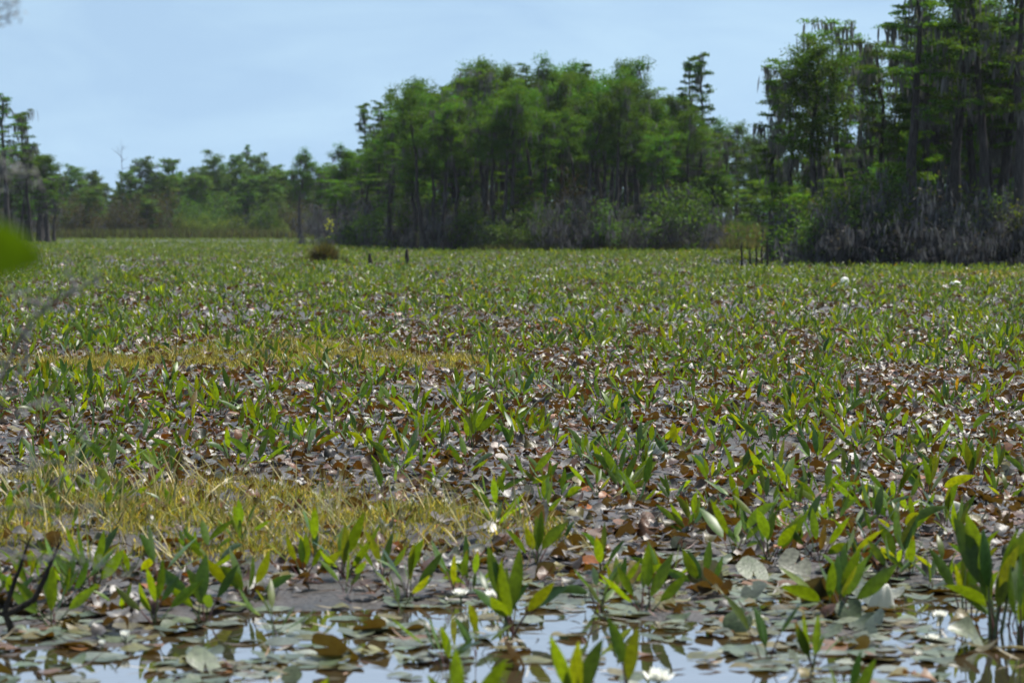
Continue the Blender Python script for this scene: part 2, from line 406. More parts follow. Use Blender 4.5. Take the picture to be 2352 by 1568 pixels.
PX, PY = [], []
x, y = field(11.5, 60, 5.8, rng); k = plant_keep(x, y, rng); PX.append(x[k]); PY.append(y[k])
x, y = field(13.6, 18.6, 11, rng); x, y = x[x < .1], y[x < .1]; k = plant_keep(x, y, rng); PX.append(x[k]); PY.append(y[k])
x, y = field(60, 130, 4.8, rng, .06, 3); k = plant_keep(x, y, rng); PX.append(x[k]); PY.append(y[k])
x, y = field(130, 300, 3.0, rng, .04, 4); k = plant_keep(x, y, rng); PX.append(x[k]); PY.append(y[k])
x, y = field(300, 460, 1.0, rng, .04, 4); k = x < -.045 * y; x, y = x[k], y[k]; PX.append(x); PY.append(y)
PX = np.concatenate(PX); PY = np.concatenate(PY)
d = np.min((PX[:, None] - hx[None, :, 0]) ** 2 + ((PY[:, None] - hx[None, :, 1]) * .6) ** 2, 1)
k = (d > .13 ** 2) & ~((PX / PY < -.142) & (PY < 15.4)); PX, PY = PX[k], PY[k]
far_ok = ~((PX / PY > .083) & (PY > 141)) & ~((PX / PY > -.02) & (PY > 213))
PX, PY = PX[far_ok], PY[far_ok]
PZ = ground_z(PX, PY)
PS = rng.uniform(.48, 1.0, len(PX)) * np.where(PY < 18, 1.0, 1.0)

order = np.argsort(PY); vis = order[in_frame(PX[order], PY[order], -.02) & (PY[order] > 13.2)]
near = vis[:300 - len(HERO)]
protos = []
for i in range(28):
    r = np.random.default_rng(500 + i)
    (V, F, T), (SV2, SF, ST) = rosettes(r, np.zeros(1), np.zeros(1), np.zeros(1), np.ones(1), 8, True, (3, 7))
    a = MB(); a.add(V, F, T); c = MB(); c.add(SV2, SF, ST)
    protos.append((a.mesh('foliage', M['blade']), c.mesh('stem', M['stem'])))

def put_plant(pf, ps, loc, rz, s, label, group):
    e = empty('marsh_plant', loc, rz, s); tag(e, label, 'marsh plant', group)
    for nm_, me in (('foliage', pf), ('stem', ps)):
        q = bpy.data.objects.new(nm_, me); COL.objects.link(q); q.parent = e
for i, (px, py, s, nl_, lab) in enumerate(HERO):
    r = np.random.default_rng(900 + i)
    a = MB(); c = MB(); nl2 = nl_ + (2 if nl_ > 3 else 0)
    u = (np.arange(nl2) + .5) / nl2 * 2 - 1 + r.normal(0, .12, nl2)         # fan from left to right
    ln = R(1) * np.abs(u) * (58 if nl_ > 3 and s < 1.5 and px < 2200 else 22) + .03; az = np.where(u < 0, np.pi, 0.0) + r.normal(0, .75, nl2)
    pl = r.uniform(.07, .16, nl2); root = np.c_[r.normal(0, .015, (nl2, 2)), np.full(nl2, -.04)]
    dv = np.stack([np.sin(ln * .75) * np.cos(az), np.sin(ln * .75) * np.sin(az), np.cos(ln * .75)], -1); top = root + dv * (pl + .04)[:, None]
    L_ = r.uniform(.17, .26, nl2); Wd_ = L_ * r.uniform(.22, .32, nl2)
    V, F, kk = blades(top, az, ln, L_, Wd_, R(1) * r.normal(10, 14, nl2), np.where(np.abs(np.sin(az)) < .7, 1, 0) * np.pi / 2 * r.choice([-1, 1], nl2) + R(1) * r.normal(0, 32, nl2), 10)
    a.add(V, F, np.repeat(leaf_tints(r, nl2), kk, 0))
    for q in range(nl2): c.add(*tube([root[q], (root[q] + top[q]) / 2 + [0, 0, .01], top[q]], [.0055, .0048, .0036], 5), [(.085, .03, .028), (.06, .085, .025)][q % 2])
    x, y = hx[i]
    put_plant(a.mesh('foliage', M['blade']), c.mesh('stem', M['stem']), (x, y, max(float(ground_z(x, y)), -.01)), 0, s, lab, 'spear-leaved marsh plants')
for i, q in enumerate(near):
    x, y = PX[q], PY[q]
    if y < 18.4: lab = 'small green spear-leaved plant among pads and shallow water in the foreground'
    elif hummask(np.array([x]), np.array([y]))[0][0] > .2: lab = 'green spear-leaved plant growing through the yellow moss and sedge band'
    elif x < 0: lab = 'green spear-leaved plant on grey mud in the left half of the near marsh'
    else: lab = 'green spear-leaved plant on grey mud in the right half of the near marsh'
    pf, ps = protos[i % len(protos)]
    put_plant(pf, ps, (x, y, max(PZ[q], -.015)), rng.uniform(0, 6.28), PS[q], lab, 'spear-leaved marsh plants: ' + lab[6:])
rest = np.ones(len(PX), bool); rest[near] = False
b = MB(); bs = MB()
for lo, hi, sg, st in ((0, 45, 5, True), (45, 90, 4, True), (90, 500, 3, False)):
    k = rest & (PY >= lo) & (PY < hi)
    f, s_ = rosettes(rng, PX[k], PY[k], PZ[k], PS[k] * (1.0 if hi < 100 else 1.1), sg, st, (3, 6) if hi < 100 else (3, 5))
    b.add(*f)
    if s_: b.add(*s_)
o = b.build('marsh_foliage', M['blade'])
tag(o, 'mass of green spear leaves covering the marsh out to the trees', 'marsh plants', kind='stuff')

# ------------------------------------------------------------------ lily pads
PADC = {'wet': np.array([(.075, .105, .05), (.10, .125, .07), (.13, .15, .10), (.12, .115, .02), (.13, .10, .018), (.20, .21, .16), (.16, .07, .02)]),
        'mud': np.array([(.13, .112, .105), (.18, .165, .158), (.085, .055, .04), (.12, .13, .08), (.17, .068, .022), (.12, .05, .024), (.15, .12, .02), (.30, .28, .27), (.36, .11, .012)])}
PADW = {'wet': np.array([.2, .2, .2, .13, .12, .1, .05]), 'mud': np.array([.14, .12, .13, .12, .17, .12, .11, .07, .025])}

def pads(rng, X, Y, Z, Rd, tilt, curl, cols, rings, sides, edge=.0):
    n_ = len(X)
    t = (np.arange(rings) + 1) / rings
    notch = .22
    th = notch + (2 * np.pi - 2 * notch) * np.arange(sides) / (sides - 1)
    ph = rng.uniform(0, 6.283, n_); ph2 = rng.uniform(0, 6.283, n_)
    wob = 1 + .07 * np.sin(th[None] * 3 + ph[:, None]) + .05 * np.sin(5 * th[None] + ph2[:, None]) + edge * rng.normal(0, 1, (n_, sides))
    r = t[None, :, None] * wob[:, None, :]
    lx = r * np.cos(th) * 1.0; ly = r * np.sin(th)
    wav = curl[:, None, None] * (r ** 2) * (np.cos(2 * th[None, None] + ph[:, None, None]) * .75 + .35) \
        + .45 * curl[:, None, None] * r ** 3 * np.sin(3 * th[None, None] + ph2[:, None, None])
    P = np.stack([lx, ly, wav], -1).reshape(n_, -1, 3)
    P = np.concatenate([np.zeros((n_, 1, 3)), P], 1) * Rd[:, None, None]
    az = rng.uniform(0, 6.283, n_); ta = rng.uniform(0, 6.283, n_)
    c, s = np.cos(az)[:, None], np.sin(az)[:, None]
    P = np.stack([P[..., 0] * c - P[..., 1] * s, P[..., 0] * s + P[..., 1] * c, P[..., 2]], -1)
    ax = np.stack([np.cos(ta), np.sin(ta), np.zeros(n_)], -1)[:, None]       # Rodrigues tilt
    ct, st = np.cos(tilt)[:, None, None], np.sin(tilt)[:, None, None]
    P = P * ct + np.cross(np.broadcast_to(ax, P.shape), P) * st + ax * (P * ax).sum(-1, keepdims=True) * (1 - ct)
    lift = np.minimum(P[..., 2].min(1), 0)
    P[..., 2] -= (lift * .75)[:, None]
    P = P + np.stack([X, Y, Z], -1)[:, None]
    k = 1 + rings * sides; o_ = np.arange(n_) * k
    j = np.arange(sides - 1)
    tri = np.stack([np.zeros_like(j), 1 + j, 2 + j], -1)[None] + o_[:, None, None]
    quads = None
    if rings > 1:
        q = (1 + np.arange(rings - 1)[:, None] * sides + j[None]).ravel()
        quads = np.stack([q, q + sides, q + sides + 1, q + 1], -1)[None] + o_[:, None, None]
        quads = quads.reshape(-1, 4)
    T = np.repeat(cols, k, 0) 
    T = T * np.concatenate([np.ones((n_, 1)), np.repeat(rng.uniform(.82, 1.15, (n_, sides))[:, None], rings, 1).reshape(n_, -1)], 1).reshape(-1, 1)
    return P.reshape(-1, 3), tri.reshape(-1, 3), quads, T

def pad_add(b, res):
    V, tri, quads, T = res
    n0 = b.n; b.add(V, tri, T)
    if quads is not None: b.F.setdefault(4, []).append(quads + n0)

def pad_cols(rng, wet):
    c = np.where(wet[:, None], PADC['wet'][rng.choice(len(PADC['wet']), len(wet), p=PADW['wet'] / PADW['wet'].sum())],
                 PADC['mud'][rng.choice(len(PADC['mud']), len(wet), p=PADW['mud'] / PADW['mud'].sum())])
    return c * np.where(wet[:, None], rng.uniform(.45, 1.0, (len(wet), 1)), rng.uniform(.22, .75, (len(wet), 1)))

def pad_keep(x, y, rng):
    c = vnoise(x / 1.1, y / 3.0, 41) * .6 + vnoise(x / .35, y / .8, 42) * .4
    k = np.clip((c - .12) / .4, .1, 1)
    k = np.where(ground_z(x, y) < -.004, k * np.clip((vnoise(x / .75, y / 1.1, 44) - .34) / .20, .12, .85), k)
    return rng.random(len(x)) < k * (1 - .8 * hummask(x, y)[0])
QX, QY = [], []
for lo, hi, dn, mx_, ex in ((11.5, 17, 70, .1, .8), (17, 60, 98, .1, 1), (60, 120, 16, .05, 2), (120, 240, 6, .03, 3)):
    x, y = field(lo, hi, dn, rng, mx_, ex); k = pad_keep(x, y, rng); QX.append(x[k]); QY.append(y[k])
QX = np.concatenate(QX); QY = np.concatenate(QY)
far_ok = ~((QX / QY > .083) & (QY > 141)); QX, QY = QX[far_ok], QY[far_ok]
gz = ground_z(QX, QY); wet = gz < .012
QZ = np.maximum(gz, .002) + .003 + rng.uniform(0, .030, len(QX)) * (~wet)
QR = rng.uniform(.030, .072, len(QX)); QR[wet] = rng.uniform(.045, .105, wet.sum())
TILT = np.abs(rng.normal(0, R(17), len(QX))); TILT[wet] = np.abs(rng.normal(0, R(5), wet.sum()))
big = rng.random(len(QX)) < np.where(wet, .08, np.where(QY < 30, .09, .15)); TILT[big] = rng.uniform(R(25), R(65), big.sum())
CURL = rng.normal(.02, .36, len(QX)); CURL[wet] = rng.normal(.03, .12, wet.sum())
QC = pad_cols(rng, wet)
order = np.argsort(QY); vis = order[in_frame(QX[order], QY[order], 0) & (QY[order] > 13.25)]
near = vis[:290]
for q in near:
    V, tri, quads, T = pads(rng, np.zeros(1), np.zeros(1), np.zeros(1), QR[q:q + 1], TILT[q:q + 1], CURL[q:q + 1], QC[q:q + 1], 4, 26)
    a = MB(); pad_add(a, (V, tri, quads, T))
    o = a.build('lily_pad', M['pad'], loc=(QX[q], QY[q], QZ[q]))
    c = QC[q]
    if TILT[q] > R(22): lab = 'lily pad tipped up on edge among the floating pads at the front'
    elif wet[q] and c[1] > c[0]: lab = 'flat green lily pad floating in the front pool'
    elif wet[q]: lab = 'olive to brown lily pad floating in the front pool'
    elif c[1] >= c[0]: lab = 'green grey lily pad stranded on the mud at the front'
    else: lab = 'brown or purplish lily pad stranded on the mud at the front'
    tag(o, lab, 'lily pad', 'front lily pads: ' + lab)
rest = np.ones(len(QX), bool); rest[near] = False
b = MB()
for lo, hi, rg, sdn in ((0, 34, 3, 14), (34, 64, 2, 10), (64, 400, 1, 8)):
    k = rest & (QY >= lo) & (QY < hi)
    pad_add(b, pads(rng, QX[k], QY[k], QZ[k], QR[k] * (1 if hi < 70 else 1.15), TILT[k] * (1 if hi < 70 else 1.5), CURL[k], QC[k], rg, sdn))
tag(b.build('lily_pads', M['pad']), 'carpet of grey, brown and olive lily pads lying on the drained marsh', 'lily pads', kind='stuff')

# fallen stalks and bits on the mud
xa, ya = field(13, 21, 60, rng, .1, .6); x, y = field(21, 62, 24, rng, .1, 1); x = np.r_[x, xa]; y = np.r_[y, ya]; k = (hummask(x, y)[0] < .5) & ((ground_z(x, y) > .005) | (rng.random(len(x)) < .30)); x, y = x[k], y[k]; z = ground_z(x, y)
n_ = len(x); b = MB()
az = rng.uniform(0, 6.28, n_); ln = rng.uniform(.05, .22, n_)
V, F, kk = blades(np.stack([x, y, np.maximum(z, 0) + .012], -1), az, R(1) * rng.normal(86, 5, n_), ln, rng.uniform(.006, .016, n_), R(1) * rng.normal(0, 22, n_), rng.normal(0, .7, n_), 3)
C = np.array([(.10, .05, .045), (.16, .09, .05), (.24, .20, .13), (.06, .05, .045), (.30, .28, .25)])[rng.integers(0, 5, n_)]
b.add(V, F, np.repeat(C, kk, 0))
tag(b.build('leaf_litter', M['dry']), 'reddish stalks and dry scraps littering the mud between the pads', 'leaf litter', kind='stuff')

# ------------------------------------------------------------------ moss and dry sedge
b = MB(); bd = MB()
for i, (cx, cy_, rx, ry, hh) in enumerate(HUM):
    dn = 1250 if cy_ < 30 else (750 if cy_ < 60 else 60)
    n_ = int(4 * rx * ry * dn * 1.2)
    x = cx + rng.uniform(-1.2, 1.2, n_) * rx; y = cy_ + rng.uniform(-1.2, 1.2, n_) * ry
    k = rng.random(n_) < hummask(x, y)[0] * np.clip((vnoise(x * 3, y * (3 if cy_ < 30 else 1), 61) - (.2 if cy_ < 30 else .05)) * 2.4, .08, 1); x, y = x[k], y[k]; n_ = len(x)
    sc = 1.0 if cy_ < 60 else 3.0
    ln = rng.uniform(.03, .15, n_) * (.45 + 1.1 * vnoise(x * 4, y * 4, 60)) * (1.5 if sc > 1 else 1)
    V, F, kk = blades(np.stack([x, y, ground_z(x, y) - .01], -1), rng.uniform(0, 6.28, n_), R(1) * np.abs(rng.normal(0, 32, n_)), ln,
                      rng.uniform(.006, .012, n_) * sc, R(1) * rng.normal(25, 30, n_), rng.normal(0, .8, n_), 2)
    C = np.array([(.26, .24, .035), (.18, .20, .025), (.40, .35, .11), (.11, .14, .02), (.25, .18, .04), (.06, .05, .02)])[rng.integers(0, 6, n_)]
    b.add(V, F, np.repeat(C * rng.uniform(.7, 1.2, (n_, 1)), kk, 0))
    n_ = int(rx * ry * (100 if cy_ < 30 else 22 if cy_ < 60 else 1))
    x = cx + rng.normal(0, .55, n_) * rx; y = cy_ + rng.normal(0, .55, n_) * ry
    V, F, kk = blades(np.stack([x, y, ground_z(x, y) - .01], -1), rng.choice([0.2, 3.0, 2.6, -.4], n_) + rng.normal(0, .5, n_), R(1) * np.abs(rng.normal(28, 18, n_)), rng.uniform(.14, .42, n_),
                      rng.uniform(.006, .011, n_), R(1) * rng.normal(12, 22, n_), rng.normal(0, .8, n_), 5)
    C = np.array([(.42, .35, .17), (.34, .28, .12), (.27, .24, .08), (.20, .21, .06)])[rng.integers(0, 4, n_)]
    bd.add(V, F, np.repeat(C, kk, 0))
tag(b.build('moss', M['moss']), 'yellow olive moss in low cushions across the left side of the marsh', 'moss', kind='stuff')
tag(bd.build('dry_sedge', M['dry']), 'straw coloured sedge stalks leaning out of the yellow moss', 'sedge', kind='stuff')

# ------------------------------------------------------------------ trees
def kites(rng, C, a, bw, zb=1.2):
    """small pointed leaf faces at C with half length a and half width bw"""
    n_ = len(C)
    nor = rng.normal(0, 1, (n_, 3)); nor[:, 2] *= zb; nor = nrm(nor)
    u = nrm(np.cross(nor, rng.normal(0, 1, (n_, 3)))); v = np.cross(nor, u)
    a = np.broadcast_to(a, (n_,))[:, None]; bw = np.broadcast_to(bw, (n_,))[:, None]
    V = np.stack([C - u * a, C - v * bw + u * a * .1, C + u * a, C + v * bw + u * a * .1], 1)
    F = np.arange(n_ * 4).reshape(-1, 4)
    return V.reshape(-1, 3), F

def cypress(seed, H, r0, t0, nl, lmax, prof, foli, fsize, rc, flat, rise, droop, moss, tint, cl=4, knots=0.0, fork=False):
    """-> dict of meshes trunk / crown / hanging_moss"""
    rng = np.random.default_rng(seed)
    tr = MB(); cr_ = MB(); ms = MB()
    k = 12; t = np.linspace(0, 1, k)
    off = np.cumsum(rng.normal(0, .010 + knots, (k, 2)), 0) * H * t[:, None] ** .7
    P = np.c_[off, t * H]; P[0, :2] = 0
    rad = r0 * (.92 * (1 - t) ** .75 + .06) + r0 * 1.0 * np.exp(-t * 16)
    def trunk_at(u):
        return np.array([np.interp(u, t, P[:, 0]), np.interp(u, t, P[:, 1]), u * H])
    Pb = np.vstack([P[0] - [0, 0, .3], P]); tr.add(*tube(Pb, np.r_[rad[0] * 1.1, rad], 8), (.1, .1, .1))
    cents = []; mossp = []
    for i in range(nl):
        u = t0 + (1 - t0) * (i + rng.random()) / nl
        q = (u - t0) / (1 - t0)
        ln = lmax * prof(q) * rng.uniform(.55, 1.15)
        az = i * 2.4 + rng.normal(0, .5); el = R(rise + rng.normal(0, 10) + 25 * q)
        s = np.linspace(0, 1, 5)
        dirh = np.array([math.cos(az), math.sin(az), 0])
        L_ = trunk_at(u)[None] + dirh * (s * ln * math.cos(el))[:, None] + np.array([0, 0, 1.0]) * (s * ln * math.sin(el) - droop * ln * s ** 2)[:, None]
        L_[1:] += rng.normal(0, .05 * ln, (4, 3)) * np.array([1, 1, .5])
        rb = max(.02, .055 * (ln / 2.5) * (1 - .5 * q))
        tr.add(*tube(L_, np.linspace(rb, rb * .25, 5), 4), (.1, .1, .1))
        m_ = max(2, int(round(cl * ln / lmax + 1)))
        for j in range(m_):
            ss = rng.uniform(.35, 1.05) if j else 1.0
            c = np.array([np.interp(ss, s, L_[:, a_]) for a_ in range(3)])
            lat = np.array([-dirh[1], dirh[0], 0]) * rng.normal(0, .22) * ln * ss
            cents.append((c + lat, rc * rng.uniform(.65, 1.25) * (.6 + .4 * ln / lmax)))
            if rng.random() < moss: mossp.append(c + lat * .6)
        if moss and rng.random() < moss: mossp.append(L_[2])
    for _ in range(3): cents.append((trunk_at(rng.uniform(.95, 1.0)) + rng.normal(0, .15, 3), rc * .8))
    for c, r_ in cents:
        n_ = int(1.7 * foli * rng.uniform(.7, 1.3))
        d_ = nrm(rng.normal(0, 1, (n_, 3))) * (rng.random((n_, 1)) ** .5) * r_ * np.array([1, 1, flat])
        d_[:, 2] -= .10 * (d_[:, 0] ** 2 + d_[:, 1] ** 2) / r_
        V, F = kites(rng, c + d_, .80 * fsize * rng.uniform(.6, 1.3, n_), .80 * fsize * rng.uniform(.22, .42, n_), 1.8)
        tc_ = np.array(tint) * rng.uniform(.6, 1.25) * np.array([rng.uniform(.85, 1.35), 1, rng.uniform(.8, 1.2)])
        cr_.add(V, F, np.repeat(tc_ * rng.uniform(.8, 1.2, (n_, 1)), 4, 0))
    for c in mossp:
        n_ = rng.integers(5, 13)
        B = c + rng.normal(0, .22, (n_, 3)) * np.array([1, 1, .25])
        V, F, kk = blades(B, rng.uniform(0, 6.28, n_), R(1) * rng.uniform(165, 180, n_), rng.uniform(.35, 1.5, n_), rng.uniform(.06, .16, n_), R(1) * rng.normal(0, 8, n_), rng.uniform(0, 3, n_), 4)
        ms.add(V, F, np.repeat(np.array([[.125, .125, .115]]) * rng.uniform(.7, 1.25, (n_, 1)), kk, 0))
    res = {'trunk': tr.mesh('trunk', M['bark']), 'crown': cr_.mesh('crown', M['crown'], False)}
    if ms.n: res['hanging_moss'] = ms.mesh('hanging_moss', M['hang'])
    return H, res

DG = (.048, .108, .010); MG = (.044, .106, .011); BG = (.062, .138, .012); FG = (.046, .098, .022)
cone = lambda q: .25 + .75 * (1 - q) ** .8
dome = lambda q: .55 + .6 * math.sin(min(1, q * 1.1 + .15) * math.pi) - .25 * q
bulb = lambda q: .35 + .75 * math.sin(min(1, .12 + .80 * q) * math.pi) ** .8 + .25 * q
flatp = lambda q: .45 + .65 * q
PT = {}
PT['layered'] = [cypress(10 + i, 18, .36, .50, 30, 2.4, dome, 30, .16, .72, .28, 2, .10, .16, DG) for i in range(5)]
PT['bare'] = [cypress(110 + i, 16, .27, .62, 24, 2.0, bulb, 36, .16, .75, .75, 18, .08, .10, MG, knots=.003) for i in range(4)]
PT['mossy'] = [cypress(30 + i, 14, .22, .48, 24, 2.0, flatp, 32, .15, .65, .35, 14, .20, .38, DG, knots=.006) for i in range(3)]
PT['plume'] = [cypress(50 + i, 16, .29, .50, 36, 2.1, bulb, 36, .17, .80, .95, 26, .05, .10, MG, cl=5) for i in range(7)]
PT['spire'] = [cypress(70 + i, 15, .20, .30, 34, 1.75, cone, 34, .16, .6, .40, 8, .06, .10, MG) for i in range(3)]
PT['young'] = [cypress(80 + i, 6, .07, .32, 22, 1.5, bulb, 34, .14, .55, .36, 10, .10, .0, BG) for i in range(3)]
PT['far'] = [cypress(90 + i, 14, .24, .28, 32, 2.3, bulb, 32, .25, .95, .6, 14, .08, .12, FG) for i in range(4)]
cnt = {}
rt = random.Random(4)
used = set()
def place_tree(name, proto, x, y, H, label, group, cat='tree', wid=None):
    H0_, parts = proto
    s = H / H0_; wv = (wid or 1.0) * (s * .5 + .5)
    e = empty(name, (x, y, float(ground_z(x, y))), rt.uniform(0, 6.28)); e.scale = (wv, wv, s)
    tag(e, label, cat, group)
    for nm_, me in parts.items():
        q = bpy.data.objects.new(nm_, me); COL.objects.link(q); q.parent = e
        if nm_ == 'hanging_moss': q['kind'] = 'stuff'
    return e
def T(px, Y, top, kind, label, group, wid=None, idx=None):
    """a tree standing Y metres away whose top shows at height `top` of the photograph"""
    Y *= .86 if (px > 1750 and Y < 240) else (.89 if Y < 390 else .96)
    Hh = CAM_H + (515 - top) / FPX * Y
    if kind in ('plume', 'far'): Hh -= 1.1 if kind == 'plume' else 1.8
    c = cnt.get(kind, 0); cnt[kind] = c + 1
    pr = PT[kind][(c if idx is None else idx) % len(PT[kind])]
    nm_ = {'young': 'young_cypress', 'far': 'swamp_tree', 'mossy': 'mossy_cypress', 'bare': 'bald_cypress', 'spire': 'slender_cypress'}.get(kind, 'bald_cypress')
    return place_tree(nm_, pr, (px - 1176) / FPX * Y, Y, Hh, label, group, 'tree', wid)

CG = 'cypresses of the central grove'; RG = 'cypresses of the right grove'; LG = 'trees of the far left wood'
# central grove, skyline trees from left to right
for a in [
 (785, 330, 330, 'plume', 'lowest rounded cypress at the left end of the central grove'),
 (815, 350, 345, 'plume', 'rounded cypress tucked behind the lowest one at the left end of the grove'),
 (845, 325, 240, 'spire', 'thin see-through cypress spire at the left shoulder of the central grove'),
 (893, 300, 212, 'layered', 'cypress with a bare side right of the thin spire'),
 (940, 290, 180, 'plume', 'first high round crown of the central grove, against open sky'),
 (985, 290, 200, 'plume', 'cypress filling the dip right of the first high round crown'),
 (1040, 285, 186, 'layered', 'dark cypress between the dip and the highest pointed crown'),
 (1075, 295, 170, 'plume', 'cypress leaning against the left side of the highest pointed crown'),
 (1115, 290, 133, 'plume', 'highest pointed crown near the middle of the central grove'),
 (1165, 285, 160, 'plume', 'cypress just right of the highest pointed crown'),
 (1205, 290, 156, 'layered', 'cypress two crowns right of the highest pointed crown'),
 (1245, 285, 147, 'plume', 'broad blue green crown right of the middle of the grove skyline'),
 (1292, 262, 190, 'plume', 'bright nearer cypress with a thick leaning trunk in mid grove'),
 (1300, 300, 146, 'plume', 'far cypress crown over the bright nearer cypress'),
 (1345, 290, 154, 'spire', 'narrow cypress left of the yellow green twin topped one'),
 (1400, 262, 165, 'plume', 'yellow green cypress with spreading top and long bare dark trunk'),
 (1443, 268, 135, 'plume', 'spiky topped cypress beside the yellow green spreading one'),
 (1495, 275, 216, 'plume', 'lower cypress on the right shoulder of the central grove'),
 (1540, 285, 222, 'plume', 'lower cypress at the foot of the tall narrow one'),
 (1575, 285, 140, 'spire', 'left stem of the tall narrow pair rising right of the grove'),
 (1608, 280, 124, 'spire', 'right taller stem of the tall narrow pair rising right of the grove'),
 (1640, 330, 278, 'plume', 'low tree in the gap right of the tall narrow pair'),
 (1690, 345, 276, 'plume', 'middle low tree in the gap before the right grove'),
 (1725, 335, 300, 'plume', 'low tree in the gap closest to the right grove'),
 (1640, 262, 330, 'mossy', 'thin leaning cypress with bare trunk below the gap')]:
    T(a[0], a[1], a[2], a[3], a[4], CG)
for i in range(90):       # interior of the grove
    px = rt.uniform(760, 1640); Y = rt.uniform(255, 330)
    sk = np.interp(px, [740, 800, 850, 900, 940, 1050, 1120, 1240, 1340, 1450, 1500, 1600, 1650], [350, 340, 270, 225, 195, 200, 160, 160, 165, 165, 225, 225, 300])
    if px < 880: Y = rt.uniform(310, 360)
    T(px, Y, sk + rt.uniform(0, 110), rt.choice(['plume', 'plume', 'layered', 'layered', 'mossy']), 'slim cypress half hidden in the shaded body of the central grove', 'inner cypresses of the central grove')
for i in range(26):       # front rank with bare trunks
    px = 770 + i * 32 + rt.uniform(-12, 12); Y = rt.uniform(246, 258)
    if px < 950: Y = np.interp(px, [760, 950], [305, 262])
    sk = np.interp(px, [740, 800, 850, 900, 940, 1050, 1120, 1240, 1340, 1450, 1500, 1600, 1650], [370, 350, 290, 245, 215, 215, 185, 185, 190, 190, 250, 260, 340])
    T(px, Y, sk + rt.uniform(5, 90), 'bare', 'straight bare trunked cypress in the front rank of the central grove', 'front rank of the central grove', .9)
for i in range(30):       # deep shade behind the front trunks
    px = rt.uniform(860, 1650); Y = rt.uniform(335, 385)
    sk = np.interp(px, [860, 900, 940, 1050, 1120, 1240, 1340, 1450, 1500, 1600, 1650], [330, 270, 230, 230, 215, 215, 220, 220, 270, 270, 320])
    T(px, Y, sk + rt.uniform(0, 120), 'far', 'dim tree seen between the trunks behind the central grove', 'trees behind the central grove')
for i in range(14):
    px = rt.uniform(1480, 1790); Y = rt.uniform(300, 420)
    T(px, Y, rt.uniform(285, 400), rt.choice(['plume', 'far']), 'hazy green tree in the low gap between the two groves', 'trees in the gap between the groves')
for i, (px, top, Y) in enumerate([(1190, 425, 247), (1060, 350, 262), (1500, 505, 246), (960, 420, 268), (890, 475, 275), (1250, 320, 260), (1640, 400, 275), (1745, 425, 270)]):
    T(px, Y, top, 'young', 'low bright green young cypress in front of the central grove and gap', 'young cypresses before the central grove', 1.0)
# right grove
for a in [
 (1770, 182, 192, 'mossy', 'short moss hung cypress at the left edge of the right grove'),
 (1815, 178, 150, 'mossy', 'cypress beside the short moss hung one, left part of the right grove'),
 (1872, 172, 80, 'plume', 'flat topped bright cypress standing left and free in the right grove'),
 (1905, 185, 150, 'mossy', 'slim cypress just right of the flat topped bright one'),
 (1945, 190, 72, 'mossy', 'twisted thin cypress with bare crooked top against the sky'),
 (1975, 205, 100, 'plume', 'dark thick foliaged cypress behind the twisted thin one'),
 (2025, 182, 108, 'mossy', 'slender moss draped cypress in the sky gap of the right grove'),
 (2088, 168, -70, 'layered', 'tall cypress with side limbs at the left face of the tall stand'),
 (2130, 172, -60, 'layered', 'tall cypress second in along the tall stand at right'),
 (2165, 180, -40, 'layered', 'tall cypress with thick crown in the left half of the tall stand'),
 (2200, 169, -90, 'layered', 'tall dark trunk in the middle of the tall stand'),
 (2235, 176, -50, 'plume', 'leafy tall cypress in the middle of the tall stand'),
 (2262, 167, -70, 'layered', 'tall cypress with pale lit bark in the tall stand'),
 (2300, 175, -60, 'layered', 'tall cypress right of the pale lit trunk'),
 (2335, 165, -90, 'layered', 'tall dark trunk close to the right edge of the photo'),
 (2375, 172, -60, 'layered', 'tall cypress whose limbs reach in from past the right edge')]:
    T(a[0], a[1], a[2], a[3], a[4], RG)
for i in range(30):
    px = rt.uniform(1790, 2440); Y = rt.uniform(262, 330)
    T(px, Y, np.interp(px, [1790, 2050, 2100, 2440], [320, 300, 150, 120]) + rt.uniform(0, 90), rt.choice(['far', 'plume']), 'dim tree seen between the trunks behind the right grove', 'trees behind the right grove')
for i in range(66):
    px = rt.choice([rt.uniform(1790, 2420), rt.uniform(2060, 2420)]); Y = rt.uniform(172, 238)
    top = np.interp(px, [1780, 1900, 2000, 2080, 2110, 2400], [330, 300, 290, 230, 40, 0]) + rt.uniform(0, 130)
    T(px, Y, top, rt.choice(['layered', 'layered', 'layered', 'plume', 'mossy']), 'dark cypress in the shaded depth of the right grove', 'inner cypresses of the right grove')
for i, (px, top, Y) in enumerate([(2090, 330, 172), (2050, 400, 174), (1960, 470, 172), (1850, 460, 174), (2215, 520, 163), (1790, 440, 176), (1900, 430, 178), (2000, 440, 176), (2140, 440, 178), (2250, 380, 180), (2030, 500, 168), (1870, 520, 170), (2320, 430, 180)]):
    T(px, Y, top, 'young', 'low bright green young cypress under the right grove', 'young cypresses under the right grove', .8)
